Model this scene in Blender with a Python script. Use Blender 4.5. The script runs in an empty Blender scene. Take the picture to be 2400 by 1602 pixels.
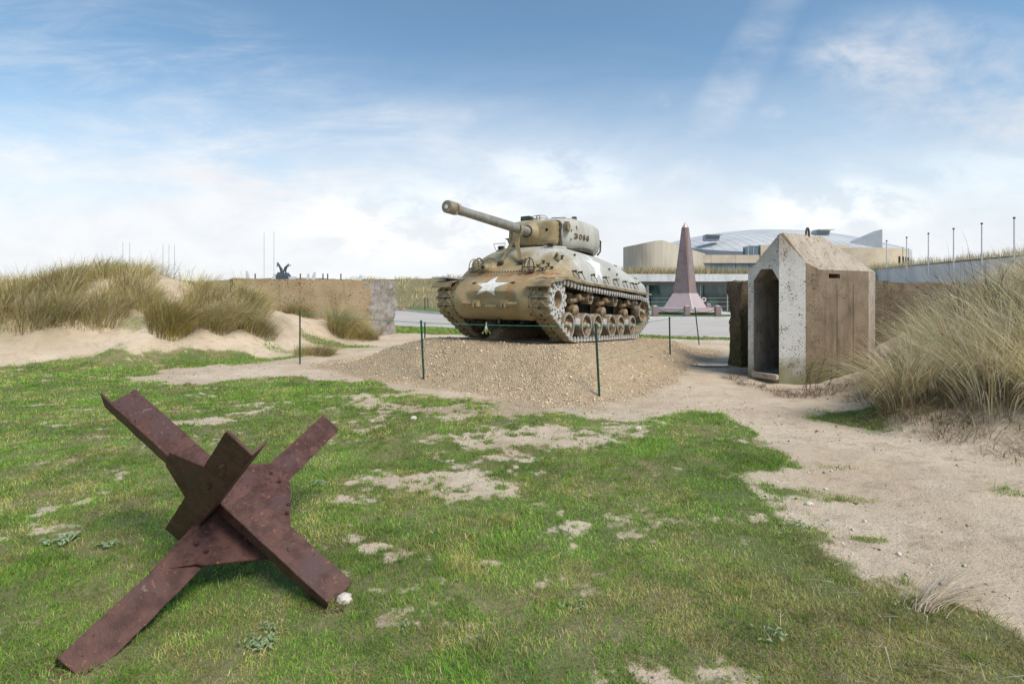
import bpy, bmesh, math, random
import numpy as np
from mathutils import Vector, Matrix
from mathutils.bvhtree import BVHTree
R = math.radians
S = bpy.context.scene
C = S.collection
random.seed(4); RNG = np.random.default_rng(7)

# ------------------------------------------------------------------ camera
cam = bpy.data.cameras.new('camera'); co = bpy.data.objects.new('camera', cam); C.objects.link(co)
F = 1200.0; HY = 690.0; EYE = 1.6                      # focal length and horizon in pixels of a 2400 wide picture
cam.lens = 36*F/2400; cam.sensor_width = 36
cam.shift_y = -(801-HY)/2400
co.location = (0, 0, EYE); co.rotation_euler = (R(90), 0, 0)
cam.clip_start = .05; cam.clip_end = 3000
S.camera = co
S.view_settings.view_transform = 'Standard'; S.view_settings.look = 'None'
S.view_settings.exposure = 0.5; S.view_settings.gamma = 1

# ------------------------------------------------------------------ node maths helper
class N:
    def __init__(s, nt, sock): s.nt = nt; s.s = sock
    def _m(s, op, *a, clamp=False):
        n = s.nt.nodes.new('ShaderNodeMath'); n.operation = op; n.use_clamp = clamp
        for i, v in enumerate((s,)+a):
            if isinstance(v, N): s.nt.links.new(v.s, n.inputs[i])
            else: n.inputs[i].default_value = v
        return N(s.nt, n.outputs[0])
    def __add__(s, o): return s._m('ADD', o)
    def __sub__(s, o): return s._m('SUBTRACT', o)
    def __mul__(s, o): return s._m('MULTIPLY', o)
    def __truediv__(s, o): return s._m('DIVIDE', o)
    def __rsub__(s, o): return (s*-1.0)+o
    def mx(s, o): return s._m('MAXIMUM', o)
    def mn(s, o): return s._m('MINIMUM', o)
    def pw(s, o): return s._m('POWER', o)
    def ab(s): return s._m('ABSOLUTE')
    def cl(s): return s._m('MULTIPLY', 1.0, clamp=True)
    def ss(s, a, b):                                   # smoothstep
        n = s.nt.nodes.new('ShaderNodeMapRange'); n.interpolation_type = 'SMOOTHSTEP'
        s.nt.links.new(s.s, n.inputs[0]); n.inputs[1].default_value = a; n.inputs[2].default_value = b
        return N(s.nt, n.outputs[0])
def mixc(nt, f, a, b, mode='MIX'):
    n = nt.nodes.new('ShaderNodeMix'); n.data_type = 'RGBA'; n.blend_type = mode
    for k, v in ((0, f), (6, a), (7, b)):
        if isinstance(v, N): nt.links.new(v.s, n.inputs[k])
        elif hasattr(v, 'links'): nt.links.new(v, n.inputs[k])
        elif k == 0: n.inputs[0].default_value = v
        else: n.inputs[k].default_value = tuple(v)+(1,)
    return n.outputs[2]
def noise(nt, vec, scale, detail=5, rough=.55, stretch=None, dist=0):
    if stretch:
        m = nt.nodes.new('ShaderNodeMapping'); m.inputs[3].default_value = stretch
        nt.links.new(vec, m.inputs[0]); vec = m.outputs[0]
    n = nt.nodes.new('ShaderNodeTexNoise'); n.inputs['Scale'].default_value = scale
    n.inputs['Detail'].default_value = detail; n.inputs['Roughness'].default_value = rough
    n.inputs['Distortion'].default_value = dist
    nt.links.new(vec, n.inputs['Vector']); return N(nt, n.outputs[0])

# ------------------------------------------------------------------ world: sky and clouds
SUN_EL, SUN_AZ = R(50), R(138)                         # azimuth clockwise from +Y (the view direction)
w = bpy.data.worlds.new('World'); S.world = w; w.use_nodes = True
nt = w.node_tree; nt.nodes.clear()
out = nt.nodes.new('ShaderNodeOutputWorld'); bg = nt.nodes.new('ShaderNodeBackground')
sky = nt.nodes.new('ShaderNodeTexSky'); sky.sky_type = 'NISHITA'; sky.sun_disc = False
sky.sun_elevation = SUN_EL; sky.sun_rotation = SUN_AZ; sky.air_density = 1.0; sky.dust_density = .4; sky.ozone_density = 1.6
tc = nt.nodes.new('ShaderNodeTexCoord'); sx = nt.nodes.new('ShaderNodeSeparateXYZ')
nt.links.new(tc.outputs['Generated'], sx.inputs[0])
dx, dy, dz = [N(nt, sx.outputs[i]) for i in range(3)]
ay = dy.ab().mx(.08)
u = dx/ay; v = dz/ay                                   # direction slopes
cmb = nt.nodes.new('ShaderNodeCombineXYZ')
nt.links.new(u.s, cmb.inputs[0]); nt.links.new(v.s, cmb.inputs[1]); uv = cmb.outputs[0]
def sk(px, py): return ((px-1200)/F, (HY-py)/F)
def blob(px, py, rx, ry, rot=0.0):
    a, b = sk(px, py); du = u-a; dv = v-b
    c, s = math.cos(rot), math.sin(rot)
    e = (du*c+dv*s)/(rx/F); g = (dv*c-du*s)/(ry/F)
    return (e*e+g*g).ss(1.0, 0.0)
nl = noise(nt, uv, 2.2, 6, .6, stretch=(1, 2.6, 1), dist=.4)
nf = noise(nt, uv, 7.0, 8, .62, stretch=(1, 1.7, 1), dist=.3)
def rmap(rot, st):
    m = nt.nodes.new('ShaderNodeMapping'); m.inputs[2].default_value = (0, 0, rot); m.inputs[3].default_value = st
    nt.links.new(uv, m.inputs[0]); return m.outputs[0]
cir = noise(nt, rmap(R(22), (.8, 3.2, 1)), 3.2, 9, .66, dist=.5)
hz = (1.0 - v/.56).mx(0.0).mn(1.0)
hz = hz.pw(1.2)
hor = (hz + (nl-.5)*.30*v.ss(.0, .25)).ss(.04, .84)
cirm = (cir.ss(.36, .82))*(blob(380, 290, 950, 360, R(-18))*.62 + blob(900, 380, 600, 200)*.3 + .03)
str_ = blob(1745, 150, 75, 420, R(-30))*(nf.ss(.2, .8))*.26
cum = (nf+nl*.4).ss(.52, .86)
rc = (blob(2270, 190, 460, 190, R(-12))*1.2).mn(1.0)*(nf*.7+nl*.5).ss(.34, .95)*.85 + blob(2020, 145, 200, 70, R(-5))*nf.ss(.3, .8)*.4
lc = blob(30, 350, 170, 50)*nf.ss(.3, .7)*.25
small = (blob(1810, 262, 40, 22)*.5+blob(1555, 250, 22, 40)*.5+blob(1095, 270, 30, 30)*.4)*nf.ss(.42, .68)*.22
cover = (hor + cirm*.8 + str_ + rc*.8 + lc + small).mn(1.0)*.97
bright = (blob(1320, 405, 210, 75, R(-8))*1.3 + blob(1960, 480, 280, 85)*1.3 + blob(1000, 520, 420, 120)*.8 + blob(2300, 400, 200, 60)*.6)*(nf*.75+nl*.25).ss(.41, .57)
grey = (nf*.5+nl*.5).ss(.35, .68)
white = mixc(nt, grey, (.60, .62, .65), (.69, .70, .715))
rose = blob(2260, 200, 430, 190, R(-12))
white = mixc(nt, rose*.55, white, (.50, .51, .55))
white = mixc(nt, bright.mn(1.0)*.85, white, (.84, .83, .815))
strg = .125
skc = nt.nodes.new('ShaderNodeMix'); skc.data_type = 'RGBA'; skc.blend_type = 'MULTIPLY'; skc.inputs[0].default_value = 1
nt.links.new(sky.outputs[0], skc.inputs[6]); skc.inputs[7].default_value = (strg*.86, strg*.98, strg*.94, 1)
deep = (v.ss(.10, .60))*.0
fin = mixc(nt, cover, skc.outputs[2], white)
under = dz.ss(-.02, .0)
fin = mixc(nt, under, (.30, .28, .24), fin)
nt.links.new(fin, bg.inputs[0]); bg.inputs[1].default_value = 1.0; nt.links.new(bg.outputs[0], out.inputs[0])

sl = bpy.data.lights.new('sun', 'SUN'); so = bpy.data.objects.new('sun', sl); C.objects.link(so)
sl.energy = 2.7; sl.angle = R(22); sl.color = (1, .925, .82)
sd = Vector((math.sin(SUN_AZ)*math.cos(SUN_EL), math.cos(SUN_AZ)*math.cos(SUN_EL), math.sin(SUN_EL)))
so.rotation_euler = sd.to_track_quat('Z', 'Y').to_euler(); so.location = sd*50

# ------------------------------------------------------------------ helpers
def P(px, py, Y): return ((px-1200)/F*Y, Y, EYE+(HY-py)/F*Y)
def G(px, py, z=0.0):
    Y = (EYE-z)*F/(py-HY); return ((px-1200)/F*Y, Y)
def tag(o, label=None, cat=None, group=None, kind=None):
    if label: o['label'] = label
    if cat: o['category'] = cat
    if group: o['group'] = group
    if kind: o['kind'] = kind
    return o
def empty(name, loc=(0, 0, 0), rz=0, **k):
    o = bpy.data.objects.new(name, None); C.objects.link(o); o.location = loc; o.rotation_euler = (0, 0, rz)
    o.empty_display_size = .2
    return tag(o, **k)
class MB:
    def __init__(s): s.v = []; s.f = []
    def add(s, vs, fs):
        b = len(s.v); s.v += [tuple(p) for p in vs]; s.f += [tuple(b+i for i in f) for f in fs]; return s
    def box(s, c, d, M=None, rz=0, ry=0, rx=0, taper=1.0):
        h = [x/2 for x in d]; vs = []
        for z in (-1, 1):
            t = taper if z > 0 else 1
            for x, y in ((-1, -1), (1, -1), (1, 1), (-1, 1)): vs.append(Vector((x*h[0]*t, y*h[1]*t, z*h[2])))
        m = Matrix.Rotation(rz, 3, 'Z') @ Matrix.Rotation(ry, 3, 'Y') @ Matrix.Rotation(rx, 3, 'X')
        if M is not None: m = M
        c = Vector(c)
        return s.add([m @ p + c for p in vs], [(3, 2, 1, 0), (4, 5, 6, 7), (0, 1, 5, 4), (1, 2, 6, 5), (2, 3, 7, 6), (3, 0, 4, 7)])
    def rings(s, rings, caps=True, closed=True):
        n = len(rings[0]); vs = [p for r in rings for p in r]; fs = []
        for i in range(len(rings)-1):
            for j in range(n if closed else n-1):
                k = (j+1) % n; fs.append((i*n+j, i*n+k, (i+1)*n+k, (i+1)*n+j))
        if caps: fs += [tuple(range(n))[::-1], tuple((len(rings)-1)*n+j for j in range(n))]
        return s.add(vs, fs)
    def lathe(s, prof, o=(0, 0, 0), axis=(0, 0, 1), n=24, caps=True):      # prof: (radius, distance along the axis)
        a = Vector(axis).normalized(); q = a.to_track_quat('Z', 'Y'); o = Vector(o)
        return s.rings([[o+q @ Vector((r*math.cos(2*math.pi*j/n), r*math.sin(2*math.pi*j/n), h)) for j in range(n)] for r, h in prof], caps)
    def cyl(s, a, b, r, r2=None, n=14):
        a = Vector(a); b = Vector(b); return s.lathe([(r, 0), (r if r2 is None else r2, (b-a).length)], a, b-a, n)
    def tube(s, pts, r, n=7, closed=False):
        pts = [Vector(p) for p in pts]; k = len(pts); rg = []; prev = None
        for i, p in enumerate(pts):
            t = (pts[(i+1) % k]-pts[i-1]) if closed else (pts[min(i+1, k-1)]-pts[max(i-1, 0)])
            t.normalize()
            if prev is None: x = t.orthogonal().normalized()
            else: x = (prev-t*prev.dot(t)).normalized()
            prev = x; y = t.cross(x); rr = r[i] if isinstance(r, (list, tuple)) else r
            rg.append([p+x*rr*math.cos(2*math.pi*j/n)+y*rr*math.sin(2*math.pi*j/n) for j in range(n)])
        if closed: rg.append(rg[0]); return s.rings(rg, False)
        return s.rings(rg)
    def prism(s, poly, off):                            # poly: 3-D points, off: extrusion vector
        n = len(poly); a = [Vector(p) for p in poly]; b = [p+Vector(off) for p in a]
        return s.add(a+b, [tuple(range(n))[::-1], tuple(range(n, 2*n))]+[(i, (i+1) % n, n+(i+1) % n, n+i) for i in range(n)])
    def build(s, name, m, parent=None, smooth=None, bevel=0, loc=None, **k):
        me = bpy.data.meshes.new(name); me.from_pydata(s.v, [], s.f); me.update()
        bm = bmesh.new(); bm.from_mesh(me); bmesh.ops.recalc_face_normals(bm, faces=bm.faces)
        if bevel:
            es = [e for e in bm.edges if len(e.link_faces) == 2 and e.calc_face_angle(0) > R(25)]
            bmesh.ops.bevel(bm, geom=es, offset=bevel, segments=2, affect='EDGES', clamp_overlap=True)
        bm.to_mesh(me); bm.free()
        if smooth:
            me.polygons.foreach_set('use_smooth', [True]*len(me.polygons)); me.set_sharp_from_angle(angle=R(smooth))
        me.materials.append(m)
        o = bpy.data.objects.new(name, me); C.objects.link(o)
        if parent: o.parent = parent
        if loc is not None: o.location = loc
        return tag(o, **k)
def copy_tree(o, parent=None):
    c = o.copy(); C.objects.link(c); c.parent = parent
    for ch in list(o.children): copy_tree(ch, c)
    return c
def bake(o):                                            # apply the modifiers of an object
    dg = bpy.context.evaluated_depsgraph_get(); me = bpy.data.meshes.new_from_object(o.evaluated_get(dg))
    o.modifiers.clear(); o.data = me

# numpy noise
def _h(ix, iy, s):
    n = (ix.astype(np.int64)*374761393 + iy.astype(np.int64)*668265263 + s*974711) & 0xffffffff
    n = ((n ^ (n >> 13))*1274126177) & 0xffffffff
    return ((n ^ (n >> 16)) & 0xffff)/65535.0
def vn(x, y, s=0):
    x = np.asarray(x, float); y = np.asarray(y, float)
    ix = np.floor(x); iy = np.floor(y); fx = x-ix; fy = y-iy
    fx = fx*fx*(3-2*fx); fy = fy*fy*(3-2*fy)
    a = _h(ix, iy, s); b = _h(ix+1, iy, s); c = _h(ix, iy+1, s); d = _h(ix+1, iy+1, s)
    return (a*(1-fx)+b*fx)*(1-fy)+(c*(1-fx)+d*fx)*fy
def fbm(x, y, s=0, o=4, r=.5):
    t = 0; a = 1; k = 0
    for i in range(o):
        t = t+a*vn(x*2**i+i*17.3, y*2**i-i*9.1, s+i); k += a; a *= r
    return t/k
def sstep(a, b, x): t = np.clip((x-a)/(b-a), 0, 1); return t*t*(3-2*t)
def sdp(x, y, poly):                                     # signed distance, negative inside
    x = np.asarray(x, float); y = np.asarray(y, float); d = np.full(x.shape, 1e18); ins = np.zeros(x.shape, bool)
    n = len(poly)
    for i in range(n):
        ax, ay_ = poly[i]; bx, by = poly[(i+1) % n]; ex, ey = bx-ax, by-ay_
        wx, wy = x-ax, y-ay_; t = np.clip((wx*ex+wy*ey)/(ex*ex+ey*ey+1e-12), 0, 1)
        d = np.minimum(d, (wx-ex*t)**2+(wy-ey*t)**2)
        if ay_ != by:
            c = ((ay_ > y) != (by > y)) & (x < (bx-ax)*(y-ay_)/(by-ay_)+ax); ins ^= c
    return np.where(ins, -1, 1)*np.sqrt(d)

# ------------------------------------------------------------------ materials
MATS = {}
def base_mat(name):
    m = bpy.data.materials.new(name); m.use_nodes = True; t = m.node_tree
    b = t.nodes['Principled BSDF']; c = t.nodes.new('ShaderNodeTexCoord'); return m, t, b, c
def pm(name, c1, c2, scale=6, rough=.8, bump=.0, bscale=30, stretch=None, spk=None, spec=.3, metal=0, lo=.35, hi=.65, c3=None, s3=2.0, det=6):
    """two-tone noise, optional third large-scale tone, optional speckles (colour, scale, threshold)"""
    m, t, b, c = base_mat(name); ob = c.outputs['Object']
    f = noise(t, ob, scale, det, .6, stretch).ss(lo, hi); col = mixc(t, f, c1, c2)
    if c3: col = mixc(t, noise(t, ob, s3, 4, .6, stretch).ss(.48, .68), col, c3)
    if spk:
        for (sc, ss_, th) in spk: col = mixc(t, noise(t, ob, ss_, 4, .6).ss(th, th+.05), col, sc)
    t.links.new(col, b.inputs['Base Color']); b.inputs['Roughness'].default_value = rough
    b.inputs['Specular IOR Level'].default_value = spec; b.inputs['Metallic'].default_value = metal
    if bump:
        bp = t.nodes.new('ShaderNodeBump'); bp.inputs['Strength'].default_value = 1; bp.inputs['Distance'].default_value = bump
        t.links.new(noise(t, ob, bscale, 6, .65, stretch).s, bp.inputs['Height']); t.links.new(bp.outputs[0], b.inputs['Normal'])
    MATS[name] = m; return m

# tank paint: khaki, left side and top pale by chalking and painted-in sky gloss, rust streaks under the joint
edgem = pm('lit_tyre_edge', (.30, .28, .24), (.46, .45, .42), 8, .7, .002, 60, c3=(.22, .18, .13), s3=5)
def tank_paint(name, chalk_gloss=True):
    m, t, b, c = base_mat(name); ob = c.outputs['Object']; s = t.nodes.new('ShaderNodeSeparateXYZ'); t.links.new(ob, s.inputs[0])
    X, Y, Z = [N(t, s.outputs[i]) for i in range(3)]
    n1 = noise(t, ob, 3.0, 7, .62); n2 = noise(t, ob, 11, 6, .6)
    col = mixc(t, n1.ss(.36, .64), (.27, .205, .105), (.37, .295, .165))
    col = mixc(t, n2.ss(.56, .75)*.5, col, (.17, .135, .08))
    if chalk_gloss:
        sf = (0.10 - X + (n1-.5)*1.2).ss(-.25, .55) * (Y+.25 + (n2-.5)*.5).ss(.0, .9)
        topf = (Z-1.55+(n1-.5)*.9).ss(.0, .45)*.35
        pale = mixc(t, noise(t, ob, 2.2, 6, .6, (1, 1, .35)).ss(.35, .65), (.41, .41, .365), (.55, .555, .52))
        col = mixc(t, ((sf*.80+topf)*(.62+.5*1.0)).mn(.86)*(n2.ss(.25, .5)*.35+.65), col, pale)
        stain = noise(t, ob, 1.7, 5, .6, (1, 1, .3)).ss(.55, .72)*.45
        col = mixc(t, stain, col, (.25, .215, .13))
        # rust: streaks running down from the bolted joint
        st = noise(t, ob, 9.0, 5, .6, (.15, 1, .12)).ss(.42, .64)
        band = Z.ss(.66, 1.16)*(1.0-Z.ss(1.27, 1.46))*X.ss(.1, .5)
        col = mixc(t, (st*band*.68).mn(1.0), col, (.40, .18, .075))
        seam = (1.0-((Z-1.285).ab()).ss(.0, .035))*X.ss(.25, .42)*noise(t, ob, 14, 4, .6).ss(.4, .55)
        col = mixc(t, seam*.9, col, (.18, .075, .035)); chip = noise(t, ob, 40, 3, .6).ss(.66, .70)*noise(t, ob, 2.5, 3, .5).ss(.45, .6)
        col = mixc(t, chip*.8, col, (.09, .055, .03)); run = noise(t, ob, 16, 4, .6, (.6, .6, .08)).ss(.60, .75)*.5; col = mixc(t, run, col, (.16, .11, .06))
    t.links.new(col, b.inputs['Base Color']); b.inputs['Roughness'].default_value = .55; b.inputs['Specular IOR Level'].default_value = .35
    bp = t.nodes.new('ShaderNodeBump'); bp.inputs['Distance'].default_value = .006
    t.links.new((noise(t, ob, 26, 6, .65)+n1*1.5).s, bp.inputs['Height']); t.links.new(bp.outputs[0], b.inputs['Normal'])
    MATS[name] = m; return m
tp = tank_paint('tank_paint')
tan = pm('tan_paint', (.22, .17, .09), (.33, .26, .15), 5, .6, .003, 40, c3=(.16, .12, .07))
darkm = pm('dark_metal', (.045, .036, .028), (.09, .072, .05), 12, .65, .002, 60)
trackm = pm('track_steel', (.25, .195, .11), (.36, .29, .175), 9, .6, .003, 50, c3=(.17, .12, .07), s3=4)
palem = pm('pale_worn_metal', (.40, .39, .36), (.55, .54, .51), 20, .6, .002, 60, spk=[((.09, .07, .05), 26, .60)])
tyrem = pm('tyre_rubber', (.17, .13, .08), (.25, .20, .14), 14, .75, .002, 60, c3=(.36, .34, .30), s3=7)
whdisc = pm('wheel_disc', (.14, .09, .045), (.25, .175, .095), 16, .45, .002, 60, c3=(.36, .29, .20), s3=9)
starm = pm('white_marking', (.62, .61, .57), (.78, .77, .74), 9, .7, c3=(.60, .55, .47), s3=6)
starg = pm('faded_marking', (.66, .68, .68), (.74, .76, .76), 9, .7)
numm = pm('marking_dark', (.10, .075, .04), (.16, .125, .07), 30, .8)
barm = pm('barrel_paint', (.20, .20, .175), (.30, .29, .25), 8, .45, .001, 60, c3=(.19, .165, .11))
shadem = pm('shaded_steel', (.018, .015, .012), (.035, .028, .022), 6, .85)  # near black for the lower hull: shade between the bogies painted in
voidm = pm('black_void', (.008, .008, .008), (.012, .012, .012), 3, .9)
glassd = pm('dark_glass', (.02, .045, .045), (.03, .06, .06), 8, .1)
rust = pm('rusty_steel', (.060, .026, .020), (.115, .052, .040), 14, .55, .004, 55, spk=[((.19, .085, .045), 38, .62), ((.022, .014, .014), 26, .64), ((.34, .25, .20), 70, .72), ((.24, .17, .12), 6, .70)], c3=(.085, .046, .043), s3=3.5)
rustedge = pm('worn_steel_edge', (.16, .10, .07), (.26, .19, .14), 20, .6, .002, 60)
mudm = pm('dried_mud', (.26, .19, .13), (.34, .26, .18), 9, .9, .004, 30)
greenp = pm('green_coated_steel', (.006, .045, .032), (.012, .07, .05), 20, .5)
ropem = pm('green_cord', (.02, .20, .15), (.05, .28, .21), 40, .7)
stone = pm('white_stone', (.52, .46, .38), (.66, .60, .52), 12, .85, .006, 20, spk=[((.3, .2, .12), 14, .6)])
wood = pm('bare_twig', (.055, .04, .03), (.12, .085, .06), 20, .9)
# concrete kinds
def concrete(name, a, b_, dark, streak=(.3), moss=None, white=None, scale=1.0, pits=.62, bump=.008, pitc=(.06, .05, .04)):
    m, t, b, c = base_mat(name); ob = c.outputs['Object']; s = t.nodes.new('ShaderNodeSeparateXYZ'); t.links.new(ob, s.inputs[0]); Z = N(t, s.outputs[2])
    col = mixc(t, noise(t, ob, 2.5*scale, 8, .65).ss(.35, .65), a, b_)
    col = mixc(t, noise(t, ob, 5*scale, 6, .6, (1, 1, .12)).ss(.48, .72)*streak, col, dark)
    if white:
        wm_ = noise(t, ob, 4.0*scale, 7, .7, (1, 1, .5)).ss(.30, .52)*white[1]
        if len(white) > 2: wm_ = wm_*(1.0-(Z+(noise(t, ob, 5, 6, .7)-.5)*1.3).ss(1.9, 2.5))*(Z+(noise(t, ob, 6, 6, .7)-.5)*.9).ss(.1, .6)
        col = mixc(t, wm_, col, white[0])
    if moss: col = mixc(t, (1.0-(Z+(noise(t, ob, 3, 5, .6)-.5)*.9).ss(.0, moss[1]))*.8, col, moss[0])
    n = noise(t, ob, 34*scale, 3, .6); k = noise(t, ob, 4*scale, 3, .5)
    col = mixc(t, (n+(k-.5)*.38).ss(pits, pits+.05)*.85, col, pitc)
    n3 = noise(t, ob, 90*scale, 2, .5); col = mixc(t, (n3+(k-.5)*.3).ss(.63, .67)*.6, col, pitc)
    t.links.new(col, b.inputs['Base Color']); b.inputs['Roughness'].default_value = .9; b.inputs['Specular IOR Level'].default_value = .15
    bp = t.nodes.new('ShaderNodeBump'); bp.inputs['Distance'].default_value = bump
    t.links.new((noise(t, ob, 18*scale, 8, .7)-n.ss(pits, pits+.04)*.6).s, bp.inputs['Height']); t.links.new(bp.outputs[0], b.inputs['Normal'])
    MATS[name] = m; return m
cbrown = concrete('brown_concrete', (.155, .112, .072), (.25, .185, .125), (.10, .070, .045), .9, moss=((.12, .12, .05), .6), white=((.34, .27, .19), .30))
cwhite = concrete('whitewashed_concrete', (.42, .38, .32), (.56, .55, .51), (.33, .29, .23), .5, moss=((.17, .17, .07), .6), white=((.66, .645, .60), .82, 1), pits=.605)
croof = concrete('roof_concrete', (.38, .315, .25), (.48, .41, .33), (.33, .27, .21), .2, pits=.60)
cinside = concrete('inner_concrete', (.24, .21, .17), (.36, .32, .27), (.12, .10, .08), .6)
cwall = concrete('ochre_concrete', (.29, .20, .105), (.38, .28, .17), (.17, .12, .065), .75, scale=.6, bump=.02, white=((.40, .32, .21), .35))
crough = concrete('broken_concrete', (.32, .28, .24), (.46, .41, .36), (.18, .14, .11), .6, bump=.04, pits=.60)
cdark = concrete('dark_rough_concrete', (.15, .115, .08), (.24, .185, .12), (.09, .075, .05), .8, bump=.04, pits=.57, moss=((.10, .11, .035), 1.3))
cgrey = pm('grey_cast_concrete', (.52, .52, .51), (.62, .62, .61), 3, .85, .002, 20, (1, 1, .3), c3=(.46, .46, .455), s3=1)
cbeige = pm('beige_panel', (.50, .42, .31), (.57, .49, .375), 1.2, .8, c3=(.45, .38, .29), s3=.5)
cdrum = pm('stained_beige_concrete', (.47, .41, .32), (.56, .50, .40), 1.0, .85, .002, 20, (1, 1, .15), c3=(.37, .32, .25), s3=.8)
zinc = pm('zinc_roof', (.47, .48, .485), (.54, .55, .555), .7, .75, c3=(.43, .44, .445), s3=.35, spec=.2)
wedge_m = pm('grey_cladding', (.40, .42, .44), (.46, .48, .50), 1, .5)
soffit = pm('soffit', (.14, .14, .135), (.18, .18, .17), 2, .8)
mull = pm('aluminium', (.42, .42, .40), (.5, .5, .48), 6, .4, metal=.5)
granite = pm('red_granite', (.22, .155, .145), (.29, .21, .20), 30, .35, spec=.5, c3=(.19, .125, .12), s3=1.2, spk=[((.13, .08, .08), 60, .62)])
granl = pm('pale_granite', (.44, .33, .31), (.52, .42, .40), 30, .35, spec=.5, c3=(.42, .34, .34), s3=1.2)
granw = pm('wedge_granite', (.19, .115, .095), (.25, .155, .13), 30, .4)
bronze = pm('bronze', (.05, .065, .075), (.09, .11, .12), 9, .5, metal=.3)
polem = pm('pole_paint', (.46, .48, .50), (.55, .57, .59), 6, .5)
def glass_mat():
    m, t, b, c = base_mat('window_glass'); ob = c.outputs['Object']
    col = mixc(t, noise(t, ob, .9, 3, .5, (1, 1, .4)).ss(.4, .6), (.012, .03, .03), (.05, .10, .085))
    t.links.new(col, b.inputs['Base Color']); b.inputs['Roughness'].default_value = .06; b.inputs['Specular IOR Level'].default_value = .8
    return m
glassm = glass_mat()
skyglass = pm('clerestory_glass', (.05, .10, .15), (.10, .17, .23), .5, .08, spec=.9)
# attribute coloured plant matter
def leaf_mat(name, trans=.3, rough=.6):
    m, t, b, c = base_mat(name); a = t.nodes.new('ShaderNodeAttribute'); a.attribute_name = 'Col'
    t.links.new(a.outputs['Color'], b.inputs['Base Color']); b.inputs['Roughness'].default_value = rough; b.inputs['Specular IOR Level'].default_value = .2
    tr = t.nodes.new('ShaderNodeBsdfTranslucent'); t.links.new(a.outputs['Color'], tr.inputs[0])
    mx = t.nodes.new('ShaderNodeMixShader'); mx.inputs[0].default_value = trans
    t.links.new(b.outputs[0], mx.inputs[1]); t.links.new(tr.outputs[0], mx.inputs[2]); t.links.new(mx.outputs[0], t.nodes['Material Output'].inputs[0])
    return m
leafm = leaf_mat('grass_blade', .42); strawm = leaf_mat('straw_blade', .22); pebm = leaf_mat('pebble', 0, .85)

# ------------------------------------------------------------------ terrain
TR = np.array([[-0.5277, 0.849, 0.0277], [-0.8479, -0.5284, 0.0435], [0.0516, -0.0005, 0.9987]])   # tank axes in the world
TT = np.array([0.092, 10.427, 0.678])
DUNE = [(-40, 8.6), (-14, 9.6), (-10.7, 10.3), (-9.2, 11.3), (-7.6, 12.2), (-6.3, 13.2), (-5.2, 15.4), (-4.7, 18.0), (-4.7, 19.6), (-9.0, 18.3), (-11, 24), (-18, 40), (-60, 60), (-80, 30)]
BANK = [(8.8, 12.6), (6.7, 9.6), (5.05, 7.1), (4.6, 5.8), (5.05, 4.85), (7, 4.2), (14, 2), (34, 4), (34, 16), (13, 15.5)]
ROAD = [(-60, 40), (-6.9, 26.7), (8.0, 18.9), (14, 17.5), (30, 16), (30, 29), (15.5, 33.5), (4, 34.6), (-4, 38), (-14, 56), (-60, 75)]
def mound(x, y):
    lx = (x-TT[0])*TR[0, 0]+(y-TT[1])*TR[1, 0]; ly = (x-TT[0])*TR[0, 1]+(y-TT[1])*TR[1, 1]
    hp = TT[2]+(-(x-TT[0])*TR[0, 2]-(y-TT[1])*TR[1, 2])/TR[2, 2]
    dxo = np.maximum(np.maximum(lx-.75, -4.9-lx), 0); dyo = np.maximum(np.abs(ly)-1.45, 0)
    L = np.where(ly < 0, 3.0, 1.45); Lx = np.where(lx > 0, 1.40, 2.4)
    d = np.sqrt((dxo/Lx)**2+(dyo/L)**2)
    d = d+(fbm(x*.6, y*.6, 41)-.5)*.35*np.minimum(d*2, 1)
    return hp*(1-sstep(0, 1.0, d)), d
def H(x, y, fine=True):
    x = np.asarray(x, float); y = np.asarray(y, float)
    h = (fbm(x*.5, y*.5, 3)-.5)*.10
    far = sstep(14, 18, y); h = h*(1-far)
    m, md = mound(x, y); h = h*(1-sstep(1.3, .8, md))+m*.97
    lx_ = (x-TT[0])*TR[0, 0]+(y-TT[1])*TR[1, 0]; ly_ = (x-TT[0])*TR[0, 1]+(y-TT[1])*TR[1, 1]
    h = h+.33*sstep(-.84, -.74, ly_)*sstep(-.45, -.60, ly_)*sstep(.1, -.5, lx_)*sstep(-4.6, -4.2, lx_)  # added ridge under the hull, blocks light between the far wheels
    sd_ = sdp(x, y, DUNE)+(fbm(x*.35, y*.35, 11)-.5)*1.6
    dh = (1.72-.40*sstep(-11.8, -14.5, x))*sstep(.3, -4.3, sd_)*(.84+.34*fbm(x*.22, y*.22, 12))
    dh = dh + sstep(-1.2, -3, sd_)*(fbm(x*.8, y*.8, 13)-.5)*.42
    h = h+dh+.42*np.exp(-(((x+11.3)/2.3)**2+((y-15.6)/2.4)**2))+.02*np.exp(-(((x+14.5)/2.5)**2+((y-14.5)/2.0)**2))
    sb = sdp(x, y, BANK)+(fbm(x*.5, y*.5, 21)-.5)*.9
    h = h+1.5*sstep(.5, -2.9, sb)*(.85+.3*fbm(x*.4, y*.4, 22))+.10*sstep(.2, -.4, sb)
    h = h-.09*np.exp(-(((x-5.3)/1.3)**2+((y-9.5)/1.1)**2))
    sr = sdp(x, y, ROAD); h = h*(sstep(0, .5, sr))
    fr = np.where(x < 3, 1, 0)*1.0
    h = h+4.6*sstep(62, 92, y+.25*x)*sstep(8, -10, x)*(.8+.4*fbm(x*.06, y*.06, 31))+sstep(60, 80, y)*sstep(8, -6, x)*(fbm(x*.25, y*.25, 32)-.5)*1.0
    h = h+1.5*sstep(60, 120, np.hypot(x, y))*sstep(8, 30, x)
    if fine: h = h+(fbm(x*3, y*3, 5, 4)-.5)*.035*(1-sstep(-.3, .3, -sr))
    return h
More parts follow.
